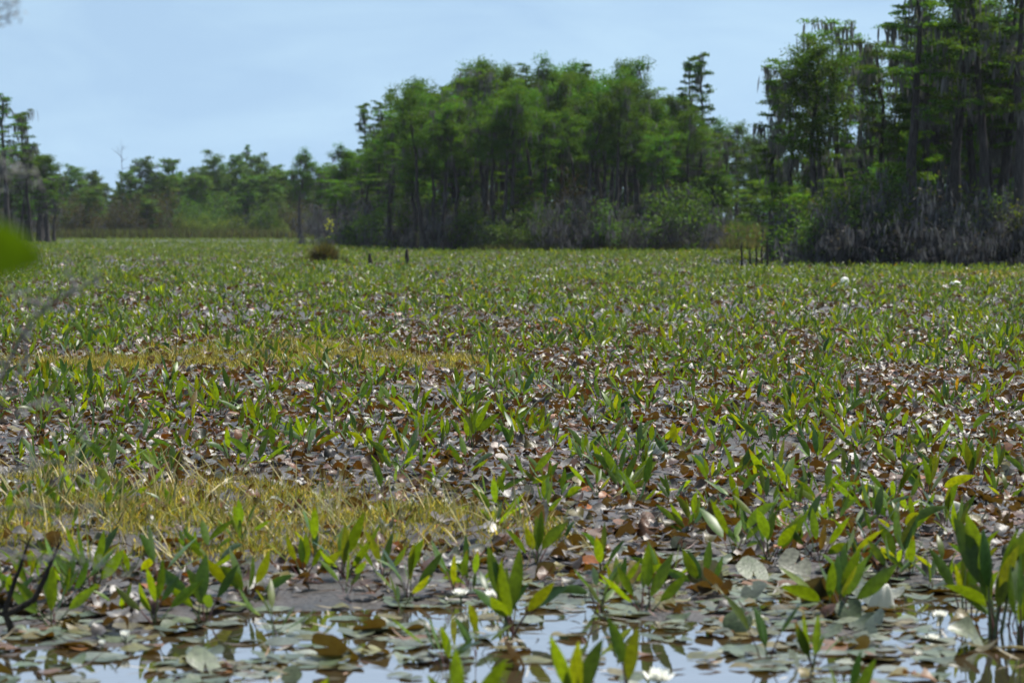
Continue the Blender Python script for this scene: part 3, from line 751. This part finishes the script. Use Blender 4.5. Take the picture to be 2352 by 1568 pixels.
# far left wood
for a in [
 (18, 330, 218, 'layered', 'tall dark cypress at the left edge of the photo'),
 (70, 335, 264, 'mossy', 'small topped cypress right of the tall one at the left edge'),
 (110, 345, 350, 'plume', 'low rounded tree stepping down from the left edge trees'),
 (180, 480, 366, 'far', 'small pointed far tree after the left edge trees'),
 (340, 500, 346, 'far', 'narrow far tree left of the dark round far crown'),
 (385, 500, 352, 'far', 'dark round far crown in the left wood skyline'),
 (485, 500, 342, 'far', 'flat topped far tree left of the skyline middle'),
 (530, 510, 344, 'far', 'dense dark far tree beside the flat topped far tree'),
 (568, 520, 336, 'spire', 'thin spire in the far left wood skyline'),
 (603, 520, 340, 'far', 'round far tree right of the thin spire'),
 (690, 400, 344, 'plume', 'nearer spreading cypress with two bare trunks left of the central grove'),
 (735, 400, 372, 'plume', 'low tree joining the spreading cypress to the central grove')]:
    T(a[0], a[1], a[2], a[3], a[4], LG)
for i in range(80):
    px = rt.uniform(-60, 800); Y = rt.uniform(430, 600)
    sk = np.interp(px, [0, 150, 240, 360, 420, 500, 620, 680, 760], [370, 385, 372, 372, 385, 360, 362, 372, 380])
    T(px, Y, sk + rt.uniform(0, 70), 'far', 'hazy far tree in the body of the left wood', 'hazy trees of the far left wood')
for i in range(16):
    px = rt.uniform(-60, 130); Y = rt.uniform(335, 380)
    T(px, Y, rt.uniform(330, 440), rt.choice(['plume', 'mossy']), 'dark tree under the tall cypress at the left edge', 'dark trees at the left edge')

# a far wood closing the view behind everything
b = MB(); r = np.random.default_rng(77)
n_ = 420; fx = r.uniform(-190, 190, n_); fy = r.uniform(610, 720, n_); fh = r.uniform(7, 13.5, n_)
for i in range(n_):
    m_ = 90
    q = r.random(m_); c = np.c_[fx[i] + r.normal(0, 1, m_) * 1.7 * (1.1 - q), fy[i] + r.normal(0, 1, m_) * 1.7 * (1.1 - q), .5 + fh[i] * (.05 + .95 * q)]
    V, F = kites(r, c, .75 * r.uniform(.6, 1.2, m_), .4 * r.uniform(.6, 1.2, m_))
    b.add(V, F, np.array(FG) * r.uniform(.8, 1.2))
    b.add(*tube([(fx[i], fy[i], 0), (fx[i], fy[i], fh[i])], [.3, .05], 4), (.06, .05, .05))
tag(b.build('far_wood', M['crown'], smooth=False), 'far-off wood closing the horizon behind the groves', 'wood', kind='stuff')

# dead snag on the far skyline
def branchy(seed, H, r0, n1, spread, base=(0, 0, 0), n2=4, up=35, crook=.06, sub=True):
    r = np.random.default_rng(seed); b = MB()
    k = 9; t = np.linspace(0, 1, k); P = np.c_[np.cumsum(r.normal(0, crook * .3, (k, 2)), 0) * H * t[:, None], t * H]; P[0, :2] = 0
    b.add(*tube(np.vstack([P[0] - [0, 0, .2], P]), np.r_[r0, r0 * (1 - t) ** .8 + r0 * .08], 6), (.1, .1, .1))
    for i in range(n1):
        u = r.uniform(.3, .98); p0 = np.array([np.interp(u, t, P[:, a]) for a in range(3)])
        az = i * 2.4 + r.normal(0, .5); el = R(up + r.normal(0, 18)); ln = spread * r.uniform(.4, 1) * (1.15 - .6 * u)
        s = np.linspace(0, 1, 5); L_ = p0 + np.c_[math.cos(az) * math.cos(el) * s, math.sin(az) * math.cos(el) * s, math.sin(el) * s] * ln
        L_[1:] += np.cumsum(r.normal(0, crook * ln, (4, 3)), 0)
        rb = r0 * .35
        b.add(*tube(L_, np.linspace(rb, rb * .3, 5), 4), (.1, .1, .1))
        for j in range(n2 if sub else 0):
            v = r.uniform(.3, 1); q0 = np.array([np.interp(v, s, L_[:, a]) for a in range(3)])
            dd = nrm(nrm(L_[-1] - L_[0]) + r.normal(0, .6, 3)); l2 = ln * r.uniform(.2, .5)
            b.add(*tube([q0, q0 + dd * l2 * .5 + r.normal(0, .05 * l2, 3), q0 + dd * l2 + r.normal(0, .1 * l2, 3)], [rb * .4, rb * .3, rb * .15], 3), (.1, .1, .1))
    return b
o = branchy(5, CAM_H + (515 - 318) / FPX * 500, .10, 12, 3.4, up=50).build('dead_tree', M['twig'], loc=((282 - 1176) / FPX * 500, 500, 0))
tag(o, 'bare dead snag poking above the far left wood', 'tree')

# ------------------------------------------------------------------ scrub under the trees
def shrub(seed, H, Wd, ns, leaf, lsize, cols, mossn=0, rad=.035):
    r = np.random.default_rng(seed); b = MB(); f = MB(); hm_ = MB(); tips = []
    def twig(p, d_, ln, r_, lev):
        s = 4; pts = [p]; dd = d_.copy()
        for _ in range(s - 1):
            dd = nrm(dd + r.normal(0, .22, 3) + np.array([0, 0, .04])); pts.append(pts[-1] + dd * ln / (s - 1))
        b.add(*tube(pts, np.linspace(r_, r_ * .45, s), 3 if lev else 4), (.1, .1, .1))
        if lev < 2:
            for _ in range(5 - lev):
                k = r.integers(1, s); twig(pts[k], nrm(dd + r.normal(0, .65, 3)), ln * r.uniform(.4, .75), r_ * .5, lev + 1)
        if lev: tips.append((pts[-1], ln)); tips.append((pts[2], ln))
    for i in range(ns):
        a = r.uniform(0, 6.28); q = r.random() ** .5
        p = np.array([math.cos(a) * q * Wd * .35, math.sin(a) * q * Wd * .35, -.1])
        twig(p, nrm(np.array([math.cos(a) * q * .7, math.sin(a) * q * .7, 1.0])), H * r.uniform(.45, .8), rad, 0)
    for p, ln in tips:
        n_ = r.poisson(leaf)
        if n_:
            V, F = kites(r, p + r.normal(0, .22, (n_, 3)), lsize * r.uniform(.6, 1.3, n_), lsize * r.uniform(.3, .55, n_), 1.0)
            f.add(V, F, np.repeat(np.array(cols)[r.integers(0, len(cols), n_)] * r.uniform(.75, 1.25, (n_, 1)), 4, 0))
        if mossn and r.random() < mossn:
            k = r.integers(2, 5)
            V, F, kk = blades(p + r.normal(0, .1, (k, 3)), r.uniform(0, 6.28, k), R(1) * r.uniform(160, 180, k), r.uniform(.25, .9, k), r.uniform(.04, .11, k), np.zeros(k), r.uniform(0, 3, k), 3)
            hm_.add(V, F, np.repeat(np.array([[.085, .087, .095]]) * r.uniform(.4, 1.4, (k, 1)), kk, 0))
    res = {'stems': b.mesh('stems', M['twig']), 'foliage': f.mesh('foliage', M['scrub'], False)}
    if hm_.n: res['hanging_moss'] = hm_.mesh('hanging_moss', M['hang'])
    return H, res
GC = [(.044, .092, .012), (.036, .076, .014), (.060, .10, .012)]; BC = [(.055, .051, .049), (.04, .037, .037), (.030, .050, .014)]; YC = [(.10, .125, .016), (.075, .105, .018), (.06, .09, .016)]; OC = [(.062, .042, .014), (.036, .042, .013), (.045, .055, .014)]
SH = {'grey': [shrub(200 + i, 3.5, 3.2, 13, .7, .10, BC, .35) for i in range(4)],
      'green': [shrub(220 + i, 3.2, 3.0, 10, 5.5, .13, GC, .05) for i in range(3)],
      'yellow': [shrub(230 + i, 2.4, 2.4, 10, 5, .12, YC) for i in range(2)],
      'rust': [shrub(240 + i, 4.2, 3.4, 11, 4, .12, OC, .15) for i in range(2)]}
sc_ = {}
def S(px, Y, H, kind, label, group):
    c = sc_.get(kind, 0); sc_[kind] = c + 1
    Y *= .86 if (px > 1750 and Y < 240) else (.89 if Y < 390 else .96)
    H0_, parts = SH[kind][c % len(SH[kind])]
    x = (px - 1176) / FPX * Y; s = H / H0_
    e = empty('shrub', (x, Y, float(ground_z(x, Y))), rt.uniform(0, 6.28)); e.scale = (.5 + s * .5, .5 + s * .5, s)
    tag(e, label, 'shrub', group)
    for nm_, me in parts.items():
        q = bpy.data.objects.new(nm_, me); COL.objects.link(q); q.parent = e
        if nm_ == 'hanging_moss': q['kind'] = 'stuff'
S(1300, 252, 5.2, 'rust', 'big rusty orange topped shrub at the foot of the central grove', 'rust coloured shrubs')
S(1545, 262, 4.0, 'rust', 'olive and rust shrub at the right foot of the central grove', 'rust coloured shrubs')
S(1225, 250, 3.6, 'rust', 'rusty shrub left of the big rusty orange topped one', 'rust coloured shrubs')
S(375, 440, 5.4, 'rust', 'dark brown shrub alone before the far left wood', 'rust coloured shrubs')
S(2310, 166, 3.0, 'yellow', 'yellow green leafy shrub among grey scrub at the right edge', 'yellow green shrubs')
S(2268, 168, 2.8, 'yellow', 'small yellow leaved shrub left of the one at the right edge', 'yellow green shrubs')
S(2348, 163, 2.6, 'yellow', 'yellowing shrub cut by the right edge', 'yellow green shrubs')
for px in (420, 445, 475, 520, 575, 590, 650): S(px, 425, rt.uniform(1.8, 3.2), 'yellow', 'low yellow green shrub before the far left wood', 'yellow green shrubs before the far left wood')
for i in range(120):
    px = rt.uniform(770, 1640); Y = np.interp(px, [770, 900, 1050, 1200, 1650], [300, 268, 252, 242, 244]) + rt.uniform(-3, 14)
    S(px, Y, rt.choice([rt.uniform(1.2, 2.4), rt.uniform(2.0, 4.2)]), rt.choice(['grey', 'grey', 'grey', 'grey', 'green']), 'grey or green scrub along the shaded foot of the central grove', 'scrub at the foot of the central grove')
for i in range(62):
    px = rt.uniform(1875, 2420); Y = 163 + rt.uniform(0, 14)
    S(px, Y, rt.choice([rt.uniform(.9, 2.0), rt.uniform(2.0, 4.0)]), rt.choice(['grey', 'grey', 'grey', 'green']), 'grey twiggy scrub along the dark foot of the right grove', 'scrub at the foot of the right grove')
for i in range(16):
    px = rt.uniform(2180, 2420); Y = 160 + rt.uniform(0, 5)
    S(px, Y, rt.uniform(1.6, 2.9), 'grey', 'pale grey bare bush in sun at the right end of the right grove', 'pale bushes at the right end')
for i in range(50):
    px = rt.uniform(-40, 760); Y = rt.uniform(425, 470)
    S(px, Y, rt.uniform(2.5, 5.5), rt.choice(['grey', 'grey', 'green', 'rust']), 'dull scrub bush along the foot of the far left wood', 'scrub at the foot of the far left wood')
for i in range(14):
    px = rt.uniform(1600, 1780); Y = rt.uniform(275, 300)
    S(px, Y, rt.uniform(1.4, 2.6), rt.choice(['grey', 'green', 'green']), 'greyish bush behind the pale grass in the gap between groves', 'bushes in the gap')

# tall marsh grass fringing the groves
b = MB()
def grass(n_, pxr, Yf, hr, cols, wd):
    px = rng.uniform(*pxr, n_); Y = Yf(px) + rng.uniform(0, 7, n_); x = (px - 1176) / FPX * Y
    V, F, kk = blades(np.stack([x, Y, np.zeros(n_)], -1), rng.uniform(0, 6.28, n_), R(1) * np.abs(rng.normal(0, 12, n_)), rng.uniform(*hr, n_) * np.clip(6 * (px - pxr[0]) * (pxr[1] - px) / (pxr[1] - pxr[0]) ** 2, .12, 1), wd * rng.uniform(.7, 1.3, n_), R(1) * rng.normal(15, 18, n_), rng.normal(0, 1, n_), 3)
    b.add(V, F, np.repeat(np.array(cols)[rng.integers(0, len(cols), n_)] * rng.uniform(.7, 1.25, (n_, 1)), kk, 0))
TAN = [(.10, .105, .045), (.08, .09, .03), (.07, .10, .022), (.13, .125, .065)]; BRN = [(.042, .042, .026), (.052, .05, .032), (.045, .062, .018)]
grass(7000, (1020, 1520), lambda p: 213 + 0 * p, (.3, .8), BRN + [(.05, .075, .014)], .05)
grass(6000, (1480, 1790), lambda p: 214 + 0 * p, (.5, 1.1), TAN + BRN, .05)
grass(2500, (1640, 1770), lambda p: 222 + 0 * p, (1.2, 2.4), TAN, .06)
grass(5000, (800, 1060), lambda p: np.interp(p, [800, 1060], [285, 216]), (.6, 1.3), BRN, .05)
grass(7000, (-30, 800), lambda p: 396 + 0 * p, (.7, 1.8), BRN + TAN[1:3], .08)
tag(b.build('tall_grass', M['moss']), 'tan and brown tall grass fringing the foot of the groves', 'grass', kind='stuff')

# ------------------------------------------------------------------ single things in the marsh
def at(px, py): 
    x, y = G(px, py); return x, y, float(ground_z(x, y))
# tussock
x, y, z = at(745, 608); b = MB(); r = np.random.default_rng(3)
for n_, rad_, hl, hh_, ln_, cols in ((1100, .34, .6, 1.1, 17, [(.04, .03, .02), (.055, .042, .022), (.028, .022, .015)]), (700, .40, .8, 1.4, 14, [(.06, .065, .02), (.045, .055, .016), (.08, .07, .03)]), (900, 1.25, .2, .65, 30, [(.05, .055, .02), (.06, .07, .018), (.05, .04, .02)])):
    a = r.uniform(0, 6.28, n_); q = r.random(n_) ** .6 * rad_
    V, F, kk = blades(np.stack([np.cos(a) * q, np.sin(a) * q, np.full(n_, -.03)], -1), a + r.normal(0, .6, n_), R(1) * np.abs(r.normal(ln_ * .5, ln_, n_)), r.uniform(hl, hh_, n_) * (1 - .4 * q / rad_), r.uniform(.016, .034, n_), R(1) * r.normal(22, 22, n_), r.normal(0, .6, n_), 4)
    b.add(V, F, np.repeat(np.array(cols)[r.integers(0, 3, n_)] * r.uniform(.6, 1.3, (n_, 1)), kk, 0))
o = b.build('grass_tussock', M['moss'], loc=(x, y, z)); o.scale = (1.15, 1.15, 1.15); tag(o, 'dark brown grass tussock alone on the far side of the marsh', 'tussock')
# yellow leaved sapling behind the tussock
x, y, z = at(757, 600); Hs = CAM_H + (515 - 508) / FPX * y
e = empty('yellow_sapling', (x, y, z)); tag(e, 'thin sapling with bright yellow leaves standing behind the brown tussock', 'sapling')
b = MB(); b.add(*tube([(0, 0, -.1), (.03, 0, Hs * .4), (0, 0, Hs * .75), (.04, 0, Hs)], [.015, .012, .009, .004], 5), (.1, .1, .1)); b.build('stem', M['twig'], e)
b = MB(); n_ = 38; tt = r.choice([.55, .78, .82, .86, .9, .95, 1.0], n_)
C = np.stack([r.normal(0, .10, n_) + .18 * np.sign(r.normal(0, 1, n_)) * (tt < .9) * (tt > .6), r.normal(0, .1, n_), tt * Hs + r.normal(0, .05, n_)], -1)
V, F = kites(r, C, .085, .03); b.add(V, F, (.24, .25, .02)); b.build('foliage', M['scrub'], e, False)
# cypress knees
for (px, py, tp, lab) in [(935, 612, 574, 'dark pointed cypress knee, the taller one right of the brown tussock'), (850, 616, 584, 'dark cypress knee nearer to the brown tussock'), (917, 618, 600, 'short dark stub beside the taller cypress knee')]:
    x, y, z = at(px, py); Hs = (py - tp) / FPX * y; b = MB()
    b.add(*tube([(0, 0, -.15), (.01, 0, Hs * .3), (-.02, .01, Hs * .7), (0, 0, Hs * .95), (0, 0, Hs)], [.17, .12, .08, .05, .01], 9), (.1, .1, .1))
    tag(b.build('cypress_knee', M['wetwood'], loc=(x, y, z)), lab, 'stump', 'cypress knees by the tussock')
# dead sticks left of the right grove
for (px, py, tp, lab) in [(1703, 606, 560, 'leftmost dark upright dead stick before the right grove'), (1722, 600, 572, 'short dead stick beside the leftmost upright stick'), (1737, 600, 566, 'middle dead stick in the row before the right grove'), (1749, 600, 570, 'dead stick just left of the tallest in the row'), (1762, 604, 545, 'tallest dead stick, right end of the row before the right grove')]:
    x, y, z = at(px, py + 20); Hs = (py + 20 - tp) / FPX * y; b = MB()
    b.add(*tube([(0, 0, -.1), (.02, 0, Hs * .4), (-.01, .01, Hs * .8), (.02, 0, Hs)], [.06, .052, .04, .018], 6), (.1, .1, .1))
    b.add(*tube([(0, 0, Hs * .6), (.10, 0, Hs * .72), (.14, .02, Hs * .85)], [.014, .01, .005], 4), (.1, .1, .1))
    tag(b.build('dead_stick', M['wetwood'], loc=(x, y, z)), lab, 'stick', 'dead sticks before the right grove')
# thin seedling with a green tuft
x, y, z = at(403, 868); sc = y / FPX
e = empty('seedling', (x, y, z)); tag(e, 'lone thin dark seedling stalk with a bright green leaf tuft on top', 'seedling')
b = MB(); b.add(*tube([(0, 0, -.03), (2 * sc, 0, 60 * sc), (5 * sc, 0, 95 * sc), (-12 * sc, 0, 130 * sc), (-30 * sc, 0, 165 * sc), (-36 * sc, 0, 185 * sc)], [.006, .0055, .005, .004, .0035, .003], 5), (.1, .1, .1))
b.add(*tube([(2 * sc, 0, 2 * sc), (18 * sc, 0, 22 * sc), (32 * sc, 0, 55 * sc)], [.006, .005, .002], 5), (.1, .1, .1)); b.build('stem', M['wetwood'], e)
b = MB(); n_ = 12
V, F, kk = blades(np.tile([[-36 * sc, 0, 180 * sc]], (n_, 1)) + r.normal(0, .012, (n_, 3)), r.uniform(0, 6.28, n_), R(1) * r.uniform(5, 55, n_), r.uniform(.08, .15, n_), r.uniform(.02, .03, n_), R(1) * r.normal(-15, 10, n_), r.normal(0, .5, n_), 5)
b.add(V, F, (.14, .24, .03)); b.build('foliage', M['blade'], e)
# small grey twig bush in the far moss
x, y, z = at(618, 862)
o = branchy(19, .42, .006, 16, .30, up=55, crook=.08).build('dead_twigs', M['twig'], loc=(x, y, z)); tag(o, 'small bare grey twig bush standing in the farther moss patch', 'dead shrub')
x, y, z = at(540, 850)
o = branchy(23, .5, .007, 12, .26, up=60, crook=.08).build('dead_twigs', M['wetwood'], loc=(x, y, z)); tag(o, 'small dark twig bush left of the grey twig bush in the farther moss', 'dead shrub')

# water lily blossoms
def blossom(px, py, d_, label, lift=.04, closed=False):
    x, y, z = at(px, py); z = max(z, 0)
    e = empty('water_lily', (x, y, z + lift), rt.uniform(0, 6.28), d_ / .12); tag(e, label, 'flower', 'white water lily blossoms')
    r = np.random.default_rng(int(px)); b = MB()
    for ring, (nn_, ln0, le) in enumerate(((8, .060, 62), (8, .054, 40), (6, .046, 20))):
        az = np.arange(nn_) * 6.283 / nn_ + ring * .35 + r.normal(0, .08, nn_)
        le = le * (.45 if closed else 1)
        V, F, kk = blades(np.stack([np.cos(az), np.sin(az), 0 * az], -1) * .006, az, R(1) * (le + r.normal(0, 6, nn_)), np.full(nn_, ln0), np.full(nn_, .026), R(1) * np.full(nn_, -14.0), 0 * az, 6, .45)
        b.add(V, F, (.80, .80, .77))
    b.build('petals', M['petal'], e)
    b = MB(); n_ = 26; a = r.uniform(0, 6.28, n_)
    V, F, kk = blades(np.zeros((n_, 3)) + [0, 0, .004], a, R(1) * r.uniform(0, 40, n_), r.uniform(.018, .028, n_), np.full(n_, .004), R(1) * np.full(n_, -20.), 0 * a, 2)
    b.add(V, F, (.65, .42, .03)); b.build('stamens', M['petal'], e)
    b = MB(); b.add(*tube([(0, 0, -.09), (.004, 0, -.04), (0, 0, .004)], [.005, .005, .008], 6), (.07, .09, .03)); b.build('stem', M['stem'], e)
for a in [(1130, 1402, .11, 'white water lily against the large front clump, left of its leaves', .07), (1058, 1388, .10, 'white water lily left of the large front clump, beside a dark round pad', .05),
          (1052, 1325, .12, 'white blossom lying at the muddy edge below the moss band', .02), (2160, 1440, .10, 'brightest white water lily, on water near the right edge with its reflection', .05),
          (2142, 1478, .08, 'small white blossom just below the brightest water lily', .02), (1512, 1580, .16, 'white water lily cut off by the bottom edge', .03), (288, 1490, .09, 'round white lily bud in the lower left shallows', .05),
          (235, 1496, .06, 'smaller white bud left of the round lily bud', .03), (1630, 1192, .09, 'half open white lily lying on mud right of centre', .02), (1345, 1395, .06, 'tiny white bud right of the large front clump', .06)]:
    blossom(a[0], a[1], a[2], a[3], a[4], closed='bud' in a[3])

# pale crumpled pads that stand out
def crumple(px, py, wd, ht, label, col, lean=0.0):
    x, y, z = at(px, py); r = np.random.default_rng(int(px + py)); b = MB()
    nu, nv = 22, 9
    u = np.arange(nu) * 6.283 / nu; v = np.linspace(0.02, 1, nv)
    UU, VV = np.meshgrid(u, v)
    rr_ = VV ** .8 * (1 + .16 * np.sin(2 * UU + 1) + .10 * np.sin(3 * UU + px) + .10 * np.sin(5 * UU + 2 * VV * 3))
    X_ = rr_ * np.cos(UU) * wd / 2 + lean * wd * (1 - VV ** 2); Y_ = rr_ * np.sin(UU) * wd / 2 * .8
    Z_ = ht * (1 - VV ** 2.2) + .12 * ht * np.sin(4 * UU + 3) * VV + r.normal(0, .02 * ht, UU.shape)
    P = np.stack([X_, Y_, Z_], -1).reshape(-1, 3)
    i = (np.arange(nv - 1)[:, None] * nu + np.arange(nu)[None]); j = (np.arange(nv - 1)[:, None] * nu + (np.arange(nu)[None] + 1) % nu)
    F = np.stack([i, i + nu, j + nu, j], -1).reshape(-1, 4); b.add(P, F, col)
    tag(b.build('crumpled_pad', M['petal'], loc=(x, y, z + .03)), label, 'lily pad', 'pale crumpled lily pads')
Wt = (.74, .74, .72)
crumple(1937, 662, .36, .26, 'largest bright white humped pad before the right grove', Wt, .12)
crumple(1827, 662, .20, .22, 'small round white hump left of the largest white hump', Wt)
crumple(2196, 663, .36, .17, 'white hump farthest right, sloping to the right', Wt, -.15)
crumple(1962, 682, .14, .13, 'tiny white hump just below the largest white hump', Wt)
crumple(2112, 932, .16, .09, 'crumpled pale grey pad held up among leaves at middle right', (.55, .52, .52), .1)
crumple(1507, 1062, .15, .11, 'round grey folded pad right of the marsh centre', (.36, .37, .33))
crumple(2190, 1200, .15, .07, 'pale dried pad standing folded at right in front of the bushy clump', (.30, .31, .27), -.1)
crumple(1268, 985, .12, .08, 'pink tan curled pad near the marsh centre', (.48, .28, .20), .2)
crumple(2024, 1400, .12, .12, 'whitish folded dead leaf right of the widest spreading clump', (.5, .5, .45), .1)

# dark forked stick at lower left
x, y, z = at(10, 1455); sc = y / FPX
b = MB(); f = lambda px, py, dy=0: ((px - 10) * sc, dy, (1455 - py) * sc)
b.add(*tube([f(28, 1475), f(26, 1440), f(14, 1412), f(40, 1398), f(80, 1375), f(102, 1330), f(122, 1282), f(142, 1240)], np.array([20, 19, 18, 17, 15, 13, 10, 5]) * sc * .5, 7), (.1, .1, .1))
b.add(*tube([f(10, 1410), f(18, 1385), f(32, 1340), f(48, 1300), f(60, 1262), f(72, 1232)], np.array([14, 13, 11, 9, 7, 3]) * sc * .5, 7), (.1, .1, .1))
b.add(*tube([f(14, 1412), f(-20, 1400), f(-60, 1380)], np.array([12, 10, 8]) * sc * .5, 6), (.1, .1, .1))
tag(b.build('forked_stick', M['wetwood'], loc=(x, y, 0)), 'dark wet forked stick at the lower left corner', 'stick')

# grey lichen covered dead shrub, close on the left, out of focus
Yd = 9.5; sc = Yd / FPX
e = empty('dead_shrub', (-1.86, Yd, -.05)); tag(e, 'out of focus grey dead shrub with lichen, close by on the left edge', 'dead shrub')
def D(px, py, dy=0.0): return ((px - 1176) * sc + 1.86, dy, 2 + (515 - py) * sc + .05)
r = np.random.default_rng(8); b = MB(); lich = MB(); lp = []
def br(pts, r0, r1):
    r0 *= .85; r1 *= 1.0
    pts = np.array(pts); b.add(*tube(pts, np.linspace(r0, r1, len(pts)), 5), (.1, .1, .1))
    for k in range(len(pts) - 1):
        for _ in range(2): lp.append(pts[k] + (pts[k + 1] - pts[k]) * r.random())
br([(0, 0, -.2), D(-170, 1500), D(-110, 1000, .1), D(-60, 600, .1), D(-60, 300), D(-80, -100)], .03, .012)
br([D(-100, 960, .1), D(0, 870), D(55, 760), D(110, 700), D(180, 665), D(235, 632)], .010, .003)
br([D(55, 760), D(62, 820), D(20, 900), D(-20, 960)], .006, .004)
br([D(110, 700), D(60, 690), D(20, 660)], .004, .002)
br([D(180, 665), D(160, 640), D(175, 610)], .003, .0015)
br([D(-100, 1010, .1), D(20, 960), D(90, 920), D(160, 935), D(190, 1010)], .007, .002)
br([D(-110, 1100, .1), D(30, 1080), D(130, 1060), D(210, 1100)], .006, .002)
br([D(-120, 1250, .1), D(0, 1265), D(60, 1285), D(140, 1275), D(200, 1290), D(290, 1330)], .006, .002)
br([D(-120, 1200, .1), D(60, 1160), D(170, 1165), D(270, 1160)], .005, .002)
br([D(-60, 560, .1), D(0, 430), D(10, 385), D(-10, 350)], .011, .006)
br([D(-60, 470, .1), D(0, 392), D(50, 400), D(82, 388), D(100, 440)], .008, .004)
br([D(-80, 100, .1), D(-10, 50), D(18, 40), D(40, 30)], .005, .002)
br([D(-80, 60, .1), D(-20, 20), D(10, 4), D(50, 18)], .005, .002)
b.build('stems', M['dead'], e)
lp = np.array(lp); n_ = len(lp) * 6
C = np.repeat(lp, 6, 0) + r.normal(0, .018, (n_, 3)); V, F = kites(r, C, r.uniform(.007, .016, n_), r.uniform(.003, .008, n_))
lich.add(V, F, (.20, .20, .195)); lich.build('lichen', M['hang'], e, False)['kind'] = 'stuff'

# leafy sprig even closer, only one leaf reaching into view
Yl = 3.5; kl = Yl / 4.4; e = empty('leafy_sprig', (-.86 * kl, Yl, -.05)); tag(e, 'large blurred bright green leaf on a near sprig at the left edge', 'sprig')
b = MB(); b.add(*tube([(0, 0, -.2), (.01, 0, .8), (-.03, 0, 1.5), (.07 * kl, 0, 2.05 - .018 * kl)], [.008, .006, .005, .002], 6), (.06, .08, .03)); b.build('stem', M['stem'], e)
b = MB()
for (bx, bz, az, le, ln, wd, ro) in [(.07, -.022, .05, 98, .122, .09, 1.15), (-.02, -.15, 3.0, 80, .11, .07, .2), (-.02, -.35, 2.5, 80, .11, .07, .2)]:
    V, F, kk = blades(np.array([[bx * kl, 0, 2.05 + bz * kl]]), np.array([az]), np.array([R(le)]), np.array([ln * kl]), np.array([wd * kl]), np.array([R(16)]), np.array([ro]), 10, .25)
    b.add(V, F, (.022, .052, .004))
b.build('foliage', M['blade'], e)

# ------------------------------------------------------------------ haze: the air itself
b = MB()
x0, x1, y0, y1, z0, z1 = -1700, 1700, -80, 2900, -1.5, 23
b.add([(x0, y0, z0), (x1, y0, z0), (x1, y1, z0), (x0, y1, z0), (x0, y0, z1), (x1, y0, z1), (x1, y1, z1), (x0, y1, z1)],
      [(3, 2, 1, 0), (4, 5, 6, 7), (0, 1, 5, 4), (1, 2, 6, 5), (2, 3, 7, 6), (3, 0, 4, 7)], (1, 1, 1))
m, n, l = mat_new('haze_air'); o = n.new('ShaderNodeOutputMaterial'); v = n.new('ShaderNodeVolumePrincipled')
v.inputs['Color'].default_value = (.80, .88, 1.0, 1); v.inputs['Density'].default_value = .000048; v.inputs['Anisotropy'].default_value = .2
l.new(v.outputs[0], o.inputs['Volume'])
tag(b.build('haze', m, smooth=False), 'thin bluish summer haze over the marsh', 'haze', kind='stuff')
